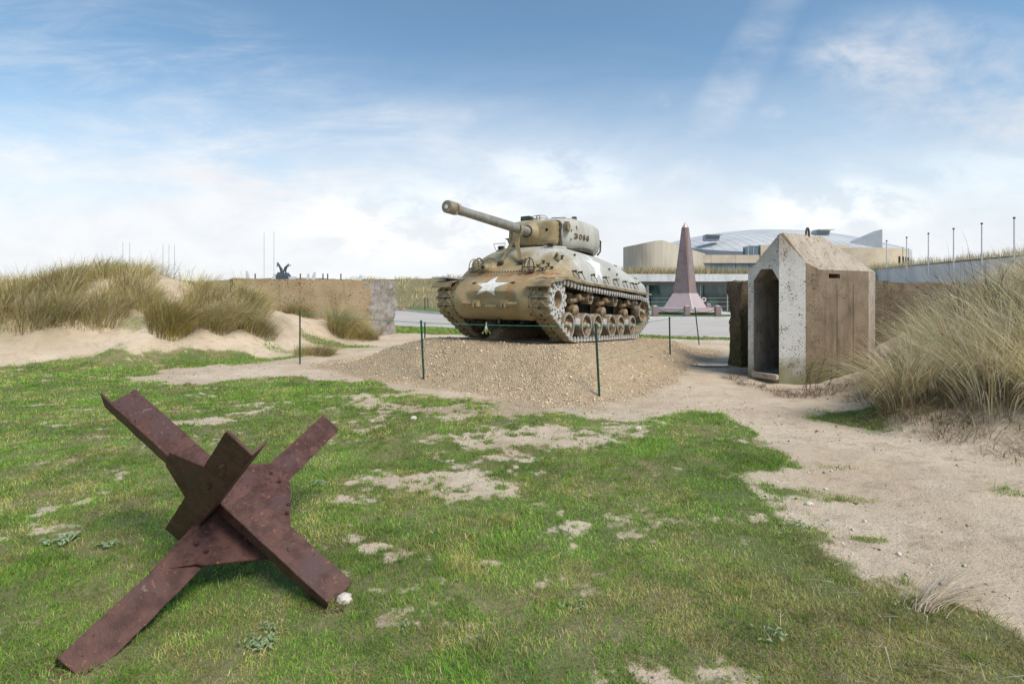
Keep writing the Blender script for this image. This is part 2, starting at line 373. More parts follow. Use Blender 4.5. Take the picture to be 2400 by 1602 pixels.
# lawn outline
LAWN = [G(*p) for p in [(380, 905), (560, 893), (720, 880), (880, 895), (960, 925), (1080, 935), (1200, 960), (1330, 975), (1480, 985), (1560, 968), (1700, 952), (1748, 960), (1765, 1010), (1800, 1070), (1815, 1120), (1890, 1180), (1950, 1240), (2010, 1300), (2120, 1350), (2280, 1400), (2450, 1470)]]
LAWN = [(-40, 11), (-14, 10.6)]+[G(-300, 868)]+[G(200, 876)]+[G(330, 888)]+LAWN+[(3.4, 1.6), (4, -2), (4, -8), (-40, -8)]
STRIP = [(-40, 10.9), G(-300, 872), G(0, 868), G(240, 852), G(560, 836), G(700, 836), G(640, 846), G(560, 852), G(430, 862), G(370, 880), G(-300, 900), (-40, 10)]
STRIP2 = [(-30, 33), (-6.9, 26.5), (8.0, 18.7), (14, 17.3), (30, 15.8), (30, 15.4), (8.2, 17.9), (1, 19.4), (-4.2, 21.0), (-7.2, 21.5), (-12, 26), (-30, 30)]
SPARSE = [(1000, 1125, .62, .34, .60), (1160, 1140, .33, .24, .6), (840, 1165, .25, .15, .6), (1270, 1025, 1.2, .6, .53), (1080, 965, 1.8, .55, .50), (1480, 1010, .9, .6, .45), (530, 950, 1.4, .6, .42), (700, 960, .9, .7, .5), (460, 990, .45, .25, .6), (1150, 1310, .10, .05, .7),
          (930, 1275, .4, .2, .45), (1400, 1300, .5, .15, .35), (2130, 1450, .35, .12, .42), (150, 1095, .10, .07, .5), (830, 1255, .12, .08, .6), (1650, 1340, .3, .1, .25), (940, 930, 1.6, .4, .5), (1240, 1070, .5, .2, .5), (880, 945, 1.5, .5, .48), (1600, 1000, .7, .3, .4)]
PATCH = [(627, 1352, .35, .15, .9), (450, 815, .9, .45, .8), (330, 838, .7, .3, .7), (600, 800, .5, .3, .6), (2010, 985, .55, .55, 1), (780, 812, 1.2, .4, 1), (660, 826, .7, .3, .6), (560, 808, .6, .3, .45), (1900, 1170, .3, .1, .5), (2010, 1175, .18, .07, .6), (1960, 1100, .2, .06, .4), (2040, 1270, .16, .07, .8), (2100, 1010, .5, .3, .5), (2380, 1160, .2, .1, .5)]
SP = [G(a, b)+(c, d, e) for a, b, c, d, e in SPARSE]; PA = [G(a, b)+(c, d, e) for a, b, c, d, e in PATCH]
def cover(x, y):
    """grass density 0..1 and gravel 0..1 over the ground"""
    n1 = fbm(x*1.6, y*1.6, 51)-.5; n2 = fbm(x*6, y*6, 52, 3)-.5
    g = sstep(.10, -.20, sdp(x, y, LAWN)+n1*1.1+n2*.25)
    g = np.maximum(g, sstep(.15, -.25, sdp(x, y, STRIP)+n1*.8+n2*.3))
    g = np.maximum(g, sstep(.15, -.2, sdp(x, y, STRIP2)+n1*.4+n2*.3))
    p = .50*fbm(x*2.3, y*2.8, 53, 4, .55)+.50*fbm(x*8, y*10, 57, 4, .7); th = .262+.05*sstep(.4, .7, fbm(x*.5, y*.5, 58))
    for a, b, c, d, e in SP:
        k = np.exp(-(((x-a)/c)**2+((y-b)/d)**2)); th = np.maximum(th, .235+(e*.88-.235)*np.minimum(k*1.3, 1))
    g = g*sstep(th-.07, th+.13, p)
    for a, b, c, d, e in PA:
        k = np.sqrt(((x-a)/c)**2+((y-b)/d)**2); g = np.maximum(g, e*sstep(1.1, .6, k+n1*1.2+n2*.5))
    _, md = mound(x, y)
    gr = sstep(1.18, .95, md+n1*.3)
    # scattered gravel fan in front of the mound
    a, b = G(1130, 950); fan = np.exp(-(((x-a)/1.9)**2+((y-b)/.7)**2)); gr = np.maximum(gr, sstep(.2, .7, fan+n1*.7)*.9)
    g = g*(1-sstep(1.15, .9, md+n1*.2))
    return g, gr

def polar_ground():
    a = np.concatenate([np.linspace(-180, -62, 24)[:-1], np.linspace(-62, 62, 640), np.linspace(62, 180, 24)[1:-1]])
    r = np.concatenate([[0.02, .3, .6, .9], np.geomspace(1.2, 26, 400)[0:], np.geomspace(27, 900, 130)])
    A, Rr = np.meshgrid(np.radians(a), r); x = (Rr*np.sin(A)).ravel(); y = (Rr*np.cos(A)).ravel()
    z = H(x, y); n = len(a); k = len(r)
    i, j = np.meshgrid(np.arange(k-1), np.arange(n), indexing='ij'); j2 = (j+1) % n
    f = np.stack([i*n+j, (i+1)*n+j, (i+1)*n+j2, i*n+j2], -1).reshape(-1, 4)[:, ::-1]
    me = bpy.data.meshes.new('ground'); me.vertices.add(len(x)); me.vertices.foreach_set('co', np.stack([x, y, z], 1).ravel().astype(np.float32))
    me.loops.add(f.size); me.loops.foreach_set('vertex_index', f.ravel().astype(np.int32)); me.polygons.add(len(f))
    me.polygons.foreach_set('loop_start', np.arange(0, f.size, 4, dtype=np.int32)); me.polygons.foreach_set('loop_total', np.full(len(f), 4, np.int32))
    me.polygons.foreach_set('use_smooth', np.ones(len(f), bool)); me.update(calc_edges=True); me.validate()
    g, gr = cover(x, y)
    duneg = sstep(-.8, -2.0, sdp(x, y, DUNE)); bg_ = sstep(-.5, -2.0, sdp(x, y, BANK)); farg = sstep(40, 60, y)
    th = np.maximum.reduce([duneg*.55*sstep(.4, .6, fbm(x*.6, y*.6, 61)), bg_*.6, farg])
    col = np.stack([g, gr, th, np.ones_like(g)], 1).astype(np.float32)
    at = me.color_attributes.new('Cover', 'FLOAT_COLOR', 'POINT'); at.data.foreach_set('color', col.ravel())
    m, t, b, c = base_mat('ground'); ob = c.outputs['Object']
    av = t.nodes.new('ShaderNodeAttribute'); av.attribute_name = 'Cover'; sp = t.nodes.new('ShaderNodeSeparateColor'); t.links.new(av.outputs['Color'], sp.inputs[0])
    gg, gv, gt = [N(t, sp.outputs[q]) for q in range(3)]
    n0 = noise(t, ob, .8, 7, .6); n1 = noise(t, ob, 7, 7, .7); n2 = noise(t, ob, 60, 4, .7)
    sand = mixc(t, n0.ss(.35, .65), (.56, .445, .315), (.66, .545, .41)); sand = mixc(t, n1.ss(.5, .75)*.6, sand, (.34, .25, .17)); sand = mixc(t, noise(t, ob, 2.4, 8, .72, (1, 1.6, 1), .6).ss(.50, .68)*.55, sand, (.36, .27, .18)); sand = mixc(t, noise(t, ob, 22, 5, .7).ss(.60, .68)*.6, sand, (.27, .19, .12)); sand = mixc(t, n2.ss(.62, .7)*.5, sand, (.66, .58, .48)); sand = mixc(t, (1.0-n2).ss(.64, .70)*.5, sand, (.22, .16, .11))
    vo = t.nodes.new('ShaderNodeTexVoronoi'); vo.inputs['Scale'].default_value = 42; t.links.new(ob, vo.inputs['Vector'])
    vd = N(t, vo.outputs['Distance']); sv = t.nodes.new('ShaderNodeSeparateColor'); t.links.new(vo.outputs['Color'], sv.inputs[0]); vr = N(t, sv.outputs[0])
    grav = mixc(t, vr, (.57, .43, .27), (.72, .57, .385)); grav = mixc(t, vr.ss(.90, .96), grav, (.70, .62, .50)); grav = mixc(t, n1.ss(.40, .65)*.7, grav, (.48, .36, .235))
    col_ = mixc(t, gv, sand, grav)
    thatch = mixc(t, n1.ss(.35, .65), (.16, .165, .055), (.28, .23, .13)); thatch = mixc(t, n0.ss(.4, .6), thatch, (.12, .155, .045))
    col_ = mixc(t, (gg+(n1-.5)*.5+(n2-.5)*.5).ss(.35, .95)*.93, col_, thatch)
    dry = mixc(t, n1.ss(.4, .65), (.16, .14, .07), (.33, .28, .17)); col_ = mixc(t, gt, col_, dry)
    t.links.new(col_, b.inputs['Base Color']); b.inputs['Roughness'].default_value = .95; b.inputs['Specular IOR Level'].default_value = .1
    bp = t.nodes.new('ShaderNodeBump'); bp.inputs['Distance'].default_value = .03
    t.links.new((n1*1.2+n2*.5-vd*gv*1.5).s, bp.inputs['Height']); t.links.new(bp.outputs[0], b.inputs['Normal'])
    me.materials.append(m); o = bpy.data.objects.new('ground', me); C.objects.link(o); return tag(o, kind='structure')
polar_ground()

# road: a sheet a little above the ground
asph = pm('pale_asphalt', (.44, .395, .345), (.51, .46, .405), .35, .9, .004, 60, c3=(.50, .465, .43), s3=.12, stretch=(1, 3, 1))
mb = MB(); mb.add([(x, y, .012) for x, y in ROAD], [tuple(range(len(ROAD)))]); mb.build('road', asph, kind='structure')
kb = MB()
for (a, b_) in zip(ROAD[5:10], ROAD[6:11]):
    d = Vector((b_[0]-a[0], b_[1]-a[1], 0)); kb.box(((a[0]+b_[0])/2, (a[1]+b_[1])/2, .07), (d.length, .18, .14), rz=math.atan2(d.y, d.x))
kb.build('kerb', cgrey, kind='structure')
# green verge beyond the kerb, round the obelisk
verge = pm('verge_grass', (.09, .13, .035), (.16, .18, .06), 3, .95)
vb = MB(); vb.add([(x, y, z) for x, y, z in [(16, 33.8, .10), (4, 34.9, .10), (4, 38.5, .10), (9, 39.5, .10), (16, 39.5, .10), (22, 33, .10)]], [(0, 1, 2, 3, 4, 5)]); vb.build('grass_verge', verge, kind='structure')
plaza = MB(); plaza.add([(5, 38.8, .105), (34, 38.8, .105), (34, 46, .105), (5, 46, .105)], [(0, 1, 2, 3)]); plaza.build('pavement', cgrey, kind='structure')
# puddle
wm = pm('water', (.30, .33, .36), (.34, .37, .40), 3, .03, spec=1.0)
pu = MB(); cx, cy = G(1668, 857); pz = float(H(cx, cy, False))
pu.add([(cx+.42*math.cos(t)*(1+.2*math.sin(3*t)), cy+.22*math.sin(t)*(1+.2*math.cos(2*t)), pz+.03) for t in np.linspace(0, 6.28, 30)[:-1]], [tuple(range(29))])
pu.build('puddle', wm, kind='structure')

# ------------------------------------------------------------------ plants as ribbon meshes
def ribbons(name, mat, root, dirx, diry, length, width, bend, col, seg=3, twist=None, parent=None, droop=None, flat=1.0, tipw=.0, up=None, **k):
    """many curved tapering blades in one mesh. root (n,3); (dirx,diry) horizontal lean at the tip over the length"""
    n = len(root); t = np.linspace(0, 1, seg+1)
    hx = dirx[:, None]*bend[:, None]*t[None]**1.8; hy = diry[:, None]*bend[:, None]*t[None]**1.8
    zz = np.sqrt(np.clip(1-(bend[:, None]*t[None]**1.3)**2*.55, .05, 1))*t[None]*flat
    if droop is not None: zz = zz-droop[:, None]*t[None]**3
    cx = root[:, 0, None]+hx*length[:, None]; cy = root[:, 1, None]+hy*length[:, None]; cz = root[:, 2, None]+zz*length[:, None]
    ang = RNG.uniform(0, np.pi, n) if twist is None else twist
    wx = np.cos(ang)[:, None]*width[:, None]*.5*(1-t[None]**1.6*(1-tipw)); wy = np.sin(ang)[:, None]*width[:, None]*.5*(1-t[None]**1.6*(1-tipw))
    L = np.stack([cx-wx, cy-wy, cz], -1); Rr = np.stack([cx+wx, cy+wy, cz], -1)
    vs = np.concatenate([L[:, :-1], Rr[:, :-1], L[:, -1:]], 1)             # per blade: seg left, seg right, tip
    nv = 2*seg+1; vs = vs.reshape(-1, 3); base = (np.arange(n)*nv)[:, None]
    q = np.array([[i, seg+i, seg+i+1, i+1] for i in range(seg-1)]).reshape(-1); tr = np.array([seg-1, 2*seg-1, 2*seg])
    lo = np.concatenate([base+q[None], base+tr[None]], 1).ravel() if seg > 1 else (base+tr[None]).ravel()
    tot = np.tile(np.array([4]*(seg-1)+[3]), n); st = np.concatenate([[0], np.cumsum(tot)[:-1]])
    me = bpy.data.meshes.new(name); me.vertices.add(len(vs)); me.vertices.foreach_set('co', vs.ravel().astype(np.float32))
    me.loops.add(len(lo)); me.loops.foreach_set('vertex_index', lo.astype(np.int32)); me.polygons.add(len(tot))
    me.polygons.foreach_set('loop_start', st.astype(np.int32)); me.polygons.foreach_set('loop_total', tot.astype(np.int32)); me.update(calc_edges=True)
    c4 = np.ones((n, nv, 4), np.float32); c4[:, :, :3] = col[:, None, :]
    at = me.color_attributes.new('Col', 'FLOAT_COLOR', 'POINT'); at.data.foreach_set('color', c4.ravel())
    me.materials.append(mat); o = bpy.data.objects.new(name, me); C.objects.link(o)
    if parent: o.parent = parent
    return tag(o, **k)
def palette(n, cols, w=None, jit=.18):
    cols = np.array(cols); i = RNG.choice(len(cols), n, p=w); return np.clip(cols[i]*RNG.uniform(1-jit, 1+jit, (n, 1))*RNG.uniform(.93, 1.07, (n, 3)), 0, 1)

def lawn():
    X = []; Y = []; W_ = []; Hh = []
    for y0, y1, dens, w0, h0 in ((1.45, 3.2, 21000, .0034, .022), (3.2, 5.5, 9500, .005, .024), (5.5, 8.5, 4200, .008, .026), (8.5, 14, 1700, .013, .03), (14, 28, 420, .03, .05)):
        xm = y1*1.08+.3; n = int(dens*(2*xm)*(y1-y0)); x = RNG.uniform(-xm, xm, n); y = RNG.uniform(y0, y1, n)
        k = (np.abs(x) < y*1.06+.25); x = x[k]; y = y[k]
        g, _ = cover(x, y); k = (RNG.uniform(0, 1, len(x)) < g**1.2*(.35+.65*sstep(.3, .55, fbm(x*4, y*4, 71, 3)))); x = x[k]; y = y[k]
        X.append(x); Y.append(y); W_.append(np.full(len(x), w0)); Hh.append(np.full(len(x), h0))
    x = np.concatenate(X); y = np.concatenate(Y); wd = np.concatenate(W_); hh = np.concatenate(Hh); n = len(x); print('lawn blades', n)
    tall = sstep(.55, .75, fbm(x*1.7, y*1.7, 72, 4))
    L = hh*RNG.uniform(.5, 1.5, n)*(1+.6*tall); th = RNG.uniform(0, 2*np.pi, n)
    big = fbm(x*.7, y*.7, 73, 4); mid = fbm(x*3.3, y*3.3, 74, 4)
    dry = np.clip(sstep(.2, 2.2, x)*sstep(4.2, 2.2, y)*.9+sstep(.52, .66, mid)*.55+sstep(.6, .75, big)*.3+.08, 0, .92)
    c1 = palette(n, [(.15, .30, .04), (.22, .37, .05), (.09, .20, .035), (.33, .41, .09)], [.35, .3, .2, .15])
    c2 = palette(n, [(.42, .37, .12), (.52, .45, .24), (.36, .37, .10), (.22, .16, .08)], [.3, .25, .3, .15])
    k = (RNG.uniform(0, 1, n) < dry)[:, None]; col = np.where(k, c2, c1)*(.82+.42*sstep(.3, .7, fbm(x*1.1, y*1.3, 75, 4))+.48*sstep(.3, .7, fbm(x*7, y*8, 76, 3)))[:, None]
    root = np.stack([x, y, H(x, y)-.003], 1)
    ribbons('grass', leafm, root, np.cos(th), np.sin(th), L, wd*RNG.uniform(.7, 1.3, n), RNG.uniform(.3, 1.1, n), col, seg=2, kind='stuff')
lawn()
def lawn_tufts():
    n = 900; x = RNG.uniform(-5, 4, n); y = RNG.uniform(1.6, 8, n); g, _ = cover(x, y); k = (g > .25) & (np.abs(x) < y) & (fbm(x*1.2, y*1.2, 77) > .47); x, y = x[k], y[k]; m = 26
    X = np.repeat(x, m)+RNG.normal(0, .022, len(x)*m); Y = np.repeat(y, m)+RNG.normal(0, .018, len(x)*m); a = RNG.uniform(0, 6.28, len(X)); n = len(X)
    ribbons('long_grass', leafm, np.stack([X, Y, H(X, Y)-.003], 1), np.cos(a), np.sin(a), RNG.uniform(.03, .085, n), np.repeat(.0028+.0012*y/3, m), RNG.uniform(.3, 1.2, n), palette(n, [(.14, .28, .04), (.20, .36, .05), (.44, .40, .14), (.30, .36, .08)]), seg=3, kind='stuff')
lawn_tufts()

def tuft_pts(cx, cy, rad, n):
    a = RNG.uniform(0, 2*np.pi, n); r = rad*np.sqrt(RNG.uniform(0, 1, n)); return cx+r*np.cos(a), cy+r*np.sin(a), a, r
def marram(name, tufts, pal, pw, wind, mat=strawm, width=.004, seg=5, spread=.75, **k):
    """tufts: (x, y, radius, height, blades)"""
    xs = []; ys = []; A = []; Rr = []; Hs = []; B = []
    for (cx, cy, rad, h, nb) in tufts:
        x, y, a, r = tuft_pts(cx, cy, rad, nb); xs.append(x); ys.append(y); A.append(a); Rr.append(r/rad)
        Hs.append(h*RNG.uniform(.45, 1.12, nb)); B.append(np.full(nb, RNG.uniform(.62, 1.25)))
    x = np.concatenate(xs); y = np.concatenate(ys); a = np.concatenate(A); r = np.concatenate(Rr); h = np.concatenate(Hs); bt = np.concatenate(B); n = len(x)
    lx = np.cos(a)*r*spread+RNG.normal(0, .22, n)+wind[0]; ly = np.sin(a)*r*spread+RNG.normal(0, .22, n)+wind[1]
    bd = np.hypot(lx, ly); bend = np.clip(bd, .05, 1.15); lx /= bd+1e-6; ly /= bd+1e-6
    col = palette(n, pal, pw)*(.8+.4*fbm(x*1.3, y*1.3, 81, 3))[:, None]*bt[:, None]
    root = np.stack([x, y, H(x, y, False)-.03], 1)
    return ribbons(name, mat, root, lx, ly, h, width*RNG.uniform(.6, 1.3, n), bend, np.clip(col, 0, 1), seg=seg, droop=RNG.uniform(-.05, .22, n)*bend, **k)
OLIVE = [(.56, .45, .20), (.68, .56, .32), (.34, .33, .12), (.50, .46, .16), (.32, .23, .14), (.74, .64, .44)]; OW = [.25, .22, .15, .18, .1, .1]
STRAW = [(.80, .68, .44), (.68, .54, .31), (.90, .80, .58), (.26, .32, .12), (.42, .44, .18), (.30, .20, .12)]; SW = [.30, .25, .20, .06, .09, .10]
def dune_mass():
    T = []; tries = 0
    while len(T) < 760 and tries < 40000:
        tries += 1; yy = RNG.uniform(9.6, 26); xx = RNG.uniform(-1.03*yy-1.5, -4.7)
        s = float(sdp(np.array([xx]), np.array([yy]), DUNE)[0]); px = 1200+xx/yy*F
        if s > -.9: continue
        if px > 560 and yy > 16.9-(xx+9)*.0+(xx+9.1)*.66: continue            # behind the concrete wall: not seen
        # bare sand: the blow-out at lower left and the paths up the dune
        q = fbm(np.array([xx*.55]), np.array([yy*.55]), 91, 3)[0]
        if px < 330 and s > -1.7+.9*(q-.5): continue
        if s > -1.9 and q < .62: continue
        if 350 < px < 560 and 11.5 < yy < 17 and q < .72: continue
        if px > 620 and q < .75: continue
        if q < .26: continue
        T.append((xx, yy, RNG.uniform(.18, .5), RNG.uniform(.5, .92)*(1.0 if yy < 17 else 1.1), 120 if yy < 16 else 80))
    for i in range(260):
        yy = RNG.uniform(55, 100); xx = RNG.uniform(-.95*yy, 2); T.append((xx, yy, 1.6, 1.0, 26))
    near = [t for t in T if t[1] < 40]; far = [t for t in T if t[1] >= 40]
    marram('marram_grass', near, OLIVE, OW, (.42, .05), width=.013, seg=4, kind='stuff')
    marram('far_marram_grass', far, OLIVE, OW, (.3, .0), width=.07, seg=3, kind='stuff')
dune_mass()
def tussock(px, py, Y, sc, lab, n=900, rad=.5, h=.7, wind=(.5, -.1), pal=OLIVE, pw=OW, width=.0095, **k):
    x = (px-1200)/F*Y; tt = [(x+RNG.uniform(-rad, rad)*.7, Y+RNG.uniform(-rad, rad)*.5, rad*.5, h*RNG.uniform(.8, 1.1), n//11) for i in range(7)]
    return marram('marram_tussock', tt, pal, pw, wind, width=width, label=lab, cat='grass tussock', group='marram grass tussocks on the left dune', **k)
GOLD = [(.58, .44, .14), (.48, .42, .13), (.66, .54, .28), (.30, .29, .10), (.26, .19, .11)]; GW = [.28, .25, .17, .18, .12]
tussock(380, 760, 13.0, 1, 'golden green domed grass tussock, the most rounded one at the foot of the left dune', 4600, .62, .85, (.55, -.1), GOLD, GW)
tussock(500, 742, 13.7, 1, 'straw coloured grass tussock right of the golden domed one', 3800, .55, .75, (.62, -.1))
tussock(590, 730, 14.4, 1, 'greyish grass tussock nearest the left end of the ochre wall', 3800, .62, .8, (.6, 0), OLIVE, [.2, .2, .22, .13, .15, .1])
tussock(735, 790, 13.6, 1, 'low drooping grass tussock behind the leftmost green fence post', 2600, .45, .5, (.75, -.1))
tussock(790, 735, 17.0, 1, 'dark grass tussock growing against the middle of the ochre wall', 3400, .6, .95, (.5, -.3), OLIVE, [.15, .15, .3, .15, .2, .05])
tussock(700, 715, 17.1, 1, 'pale grass tussock against the left half of the ochre wall', 2600, .6, .7, (.5, -.2))
tussock(825, 755, 17.8, 1, 'brown grass tussock between the two dark ones at the foot of the ochre wall', 2600, .5, .75, (.5, -.3), OLIVE, [.15, .15, .25, .15, .22, .08])
tussock(850, 772, 17.4, 1, 'low dark grass tussock against the right end of the ochre wall', 2200, .55, .6, (.5, -.3), OLIVE, [.15, .1, .3, .15, .25, .05])

def bank_mass():
    T = []; tries = 0
    while len(T) < 130 and tries < 9000:
        tries += 1; yy = RNG.uniform(4.6, 10.5); xx = RNG.uniform(3.6, 1.12*yy+1.2)
        s = float(sdp(np.array([xx]), np.array([yy]), BANK)[0])
        if s > -.22 or s < -4.5: continue
        if xx/yy < .70 and yy > 9.0: continue
        T.append((xx, yy, RNG.uniform(.16, .34), RNG.uniform(.65, 1.0)*(1.2 if s < -.8 else .9), 125))
    marram('beach_grass', T, STRAW, SW, (-.22, -.05), width=.0085, seg=6, spread=.85, kind='stuff')
    # dead brown undergrowth at the feet
    U = []; 
    for i in range(330):
        yy = RNG.uniform(4.5, 9.5); xx = RNG.uniform(4.2, 1.1*yy+.5)
        s = float(sdp(np.array([xx]), np.array([yy]), BANK)[0])
        if -2.2 < s < .1: U.append((xx, yy, .3, RNG.uniform(.18, .36), 70))
    marram('dead_undergrowth', U, [(.30, .20, .12), (.46, .36, .24), (.15, .10, .06), (.14, .20, .05)], [.33, .33, .20, .14], (-.1, -.25), width=.006, seg=4, spread=1.5, kind='stuff')
bank_mass()
def big_tuft(x, y, lab, rad, h, n, wind, pal, pw, width=.0085):
    tt = [(x+RNG.uniform(-rad, rad)*.6, y+RNG.uniform(-rad, rad)*.4, rad*.45, h*RNG.uniform(.85, 1.1), n//14) for i in range(6)]
    return marram('beach_grass_tussock', tt, pal, pw, wind, width=width, seg=6, spread=.95, label=lab, cat='grass tussock', group='beach grass tussocks on the right bank')
big_tuft(4.95, 6.35, 'large pale straw tussock at the left foot of the bank, leaning over the path', .42, .95, 2600, (-.45, -.1), STRAW, SW)
big_tuft(5.75, 6.0, 'wide bleached tussock in the middle of the right bank', .5, 1.0, 2600, (-.25, -.1), STRAW, SW)
big_tuft(5.95, 5.35, 'bleached tussock at the right edge of the picture, foremost on the bank', .4, .9, 2000, (-.2, -.1), STRAW, SW)
big_tuft(7.6, 8.2, 'tall dark green spiky tussock standing on top of the right bank', .42, 1.25, 1700, (-.15, 0), [(.13, .14, .08), (.20, .17, .11), (.17, .22, .12), (.38, .33, .24)], [.35, .25, .25, .15], .005)

# ------------------------------------------------------------------ tank (tank axes: x forward, y to its left, z up)
def build_tank():
    root = empty('tank', label='khaki battle tank with a white star on its bow, standing on the gravel mound', cat='tank')
    M = Matrix([list(TR[i])+[TT[i]] for i in range(3)]+[[0, 0, 0, 1]]); root.matrix_world = M
    pi = math.pi
    # --- cast upper hull
    xs = [-4.80, -4.79, -4.74, -4.62, -4.45, -4.2, -3.8, -3.4, -3.0, -2.6, -2.1, -1.6, -1.1, -.7, -.45, -.25, -.05, .12, .28, .42, .52, .60]
    def Wd(x):
        if x < -4.3: return 1.29-.42*((-4.3-x)/.5)**2.6
        if x > .1: return 1.29-.33*min(1, (x-.1)/.5)**1.7
        return 1.29
    def Tp(x):
        pts = [(-4.80, .04), (-4.79, .18), (-4.74, .29), (-4.62, .37), (-4.45, .42), (-4.2, .47), (-3.8, .53), (-3.4, .60), (-3.0, .68), (-2.6, .73), (-2.1, .755), (-.7, .755), (-.45, .745), (-.25, .70), (-.05, .585), (.12, .44), (.28, .30), (.42, .18), (.52, .10), (.60, .03)]
        for (a, b), (c, d) in zip(pts, pts[1:]):
            if a <= x <= c: return b+(d-b)*(x-a)/(c-a)
    sec = []
    for x in xs:
        w_ = Wd(x); t_ = Tp(x); ring = [(x, -w_, 1.15), (x, w_, 1.15)]
        for k in range(25):
            a = pi*k/24; c_, s_ = math.cos(a), math.sin(a)
            e1, e2 = (2/3.4, 2/2.25)
            ring.append((x, math.copysign(abs(c_)**e1, c_)*w_, 1.215+t_*abs(s_)**e2))
        sec.append(ring)
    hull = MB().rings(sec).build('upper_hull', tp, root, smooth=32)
    bvh = BVHTree.FromPolygons([v.co for v in hull.data.vertices], [tuple(p.vertices) for p in hull.data.polygons])
    def onhull(o, d):
        h = bvh.ray_cast(Vector(o), Vector(d)); return (h[0], h[1]) if h[0] is not None else (Vector(o), Vector(d)*-1)
    MB().box((-2.05, 0, .80), (5.3, 1.64, .72)).build('lower_hull', shadem, root)
    # --- transmission cover: rounded nose, thicker at the ends where the final drives bulge
    rings = []
    for y in [-.87, -.86, -.80, -.70, -.62, -.56, -.50, -.3, 0, .3, .50, .56, .62, .70, .80, .86, .87]:
        e = min(1, max(0, (abs(y)-.48)/.16)); e = e*e*(3-2*e)            # 1 at the ends
        sh = 0 if abs(y) < .83 else (.02 if abs(y) < .865 else .05)
        pr = [(.20, 1.30), (.46, 1.30), (.50, 1.275)]
        for k in range(19):
            a = R(62)-k/18*R(150); rr = .41-sh
            px_, pz_ = .64+rr*math.cos(a), .80+rr*math.sin(a)*.96
            pr.append((px_-(1-e)*.085*sstep(.95, .80, pz_)*1.0, pz_))
        pr += [(.45, .42), (.20, .42)]
        rings.append([(x, y, z) for x, z in pr])
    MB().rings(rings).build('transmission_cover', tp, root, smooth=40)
    # final drive discs on both ends
    for s in (-1, 1):
        MB().lathe([(.40, 0), (.40, .03), (.36, .035), (.36, .06), (.30, .07)], (.64, s*.865, .80), (0, s, 0), 36).build('final_drive_ring', tan, root, smooth=40)
    # bolted joint
    b = MB(); b.box((.475, 0, 1.318), (.075, 1.76, .03))
    b.build('joint_flange', tp, root, bevel=.006)
    bb = MB()
    for k in range(27): bb.cyl((.485, -.84+k*.0646, 1.325), (.50, -.84+k*.0646, 1.356), .014, n=6)
    bb.build('joint_bolts', MATS['dark_metal'], root)
    # --- stars
    def star(name, ctr, ux, uy, r, d, target, m, rot=0, inner=.40, tips=None):
        pts = []
        for k in range(10):
            a = pi/2+rot+k*pi/5; q = r if k % 2 == 0 else r*inner
            pts.append((q*math.cos(a), q*math.sin(a)))
        if tips:
            for k in range(5): pts[2*k] = tips[k]
            for k in range(5):
                (x0, y0), (x1, y1) = tips[(k+3) % 5], tips[(k+4) % 5]; pts[(2*k+7) % 10] = ((x0+x1)*.5*.50, (y0+y1)*.5*.50)
        bm = bmesh.new(); c0 = bm.verts.new((0, 0, 0)); vs = [bm.verts.new((x, y, 0)) for x, y in pts]
        for k in range(10): bm.faces.new((c0, vs[k], vs[(k+1) % 10]))
        bmesh.ops.subdivide_edges(bm, edges=bm.edges, cuts=7, use_grid_fill=True)
        bmesh.ops.triangulate(bm, faces=bm.faces)
        for v_ in bm.verts:
            o = Vector(ctr)+Vector(ux)*v_.co.x+Vector(uy)*v_.co.y
            h = target.ray_cast(o, Vector(d)); 
            v_.co = (h[0]-Vector(d)*.004) if h[0] is not None else o
        me = bpy.data.meshes.new(name); bm.to_mesh(me); bm.free(); me.materials.append(m)
        o = bpy.data.objects.new(name, me); C.objects.link(o); o.parent = root; return o
    tc_ = [o for o in root.children if o.name.startswith('transmission')][0]
    tb = BVHTree.FromPolygons([v.co for v in tc_.data.vertices], [tuple(p.vertices) for p in tc_.data.polygons])
    a = Vector((-.62, 0, .78)).normalized()
    star('white_star', (2, -.03, 1.035), (0, 1, 0), (0, 0, 1), .255, (-1, 0, 0), tb, starm, tips=[(-.09, .225), (-.32, .05), (-.285, -.17), (.14, -.185), (.385, .065)])
    star('faded_star', (-1.15, 2.0, 1.565), (-1, 0, 0), (0, 0, 1), .40, (0, -1, 0), bvh, starg, 0)
    # --- machine gun ball in the bow
    p, nrm = onhull((2, -.46, 1.43), (-1, 0, 0))
    mgp = MB(); mgp.lathe([(.17, -.04), (.165, .03), (.14, .07), (.11, .09)], p, (.75, -.05, .66), 20)
    mgp.lathe([(.10, .0), (.10, .10), (.085, .17), (.05, .205), (.045, .205)], p, (1, -.1, .05), 18)
    mg = mgp.build('machine_gun_mount', tp, root, smooth=50)
    MB().cyl(p+Vector((.19, -.02, .005)), p+Vector((.222, -.022, .008)), .03).build('muzzle', voidm, mg)
    # --- headlight guards: hoops of bar with a lamp bracket
    def hoop(c, r1, r2, ax, a0, a1, n=16):
        ax = Vector(ax).normalized(); up = Vector((0, 0, 1)); up = (up-ax*up.dot(ax)).normalized(); sd_ = ax.cross(up)
        return [Vector(c)+sd_*r1*math.cos(t)+up*r2*math.sin(t) for t in np.linspace(R(a0), R(a1), n)]
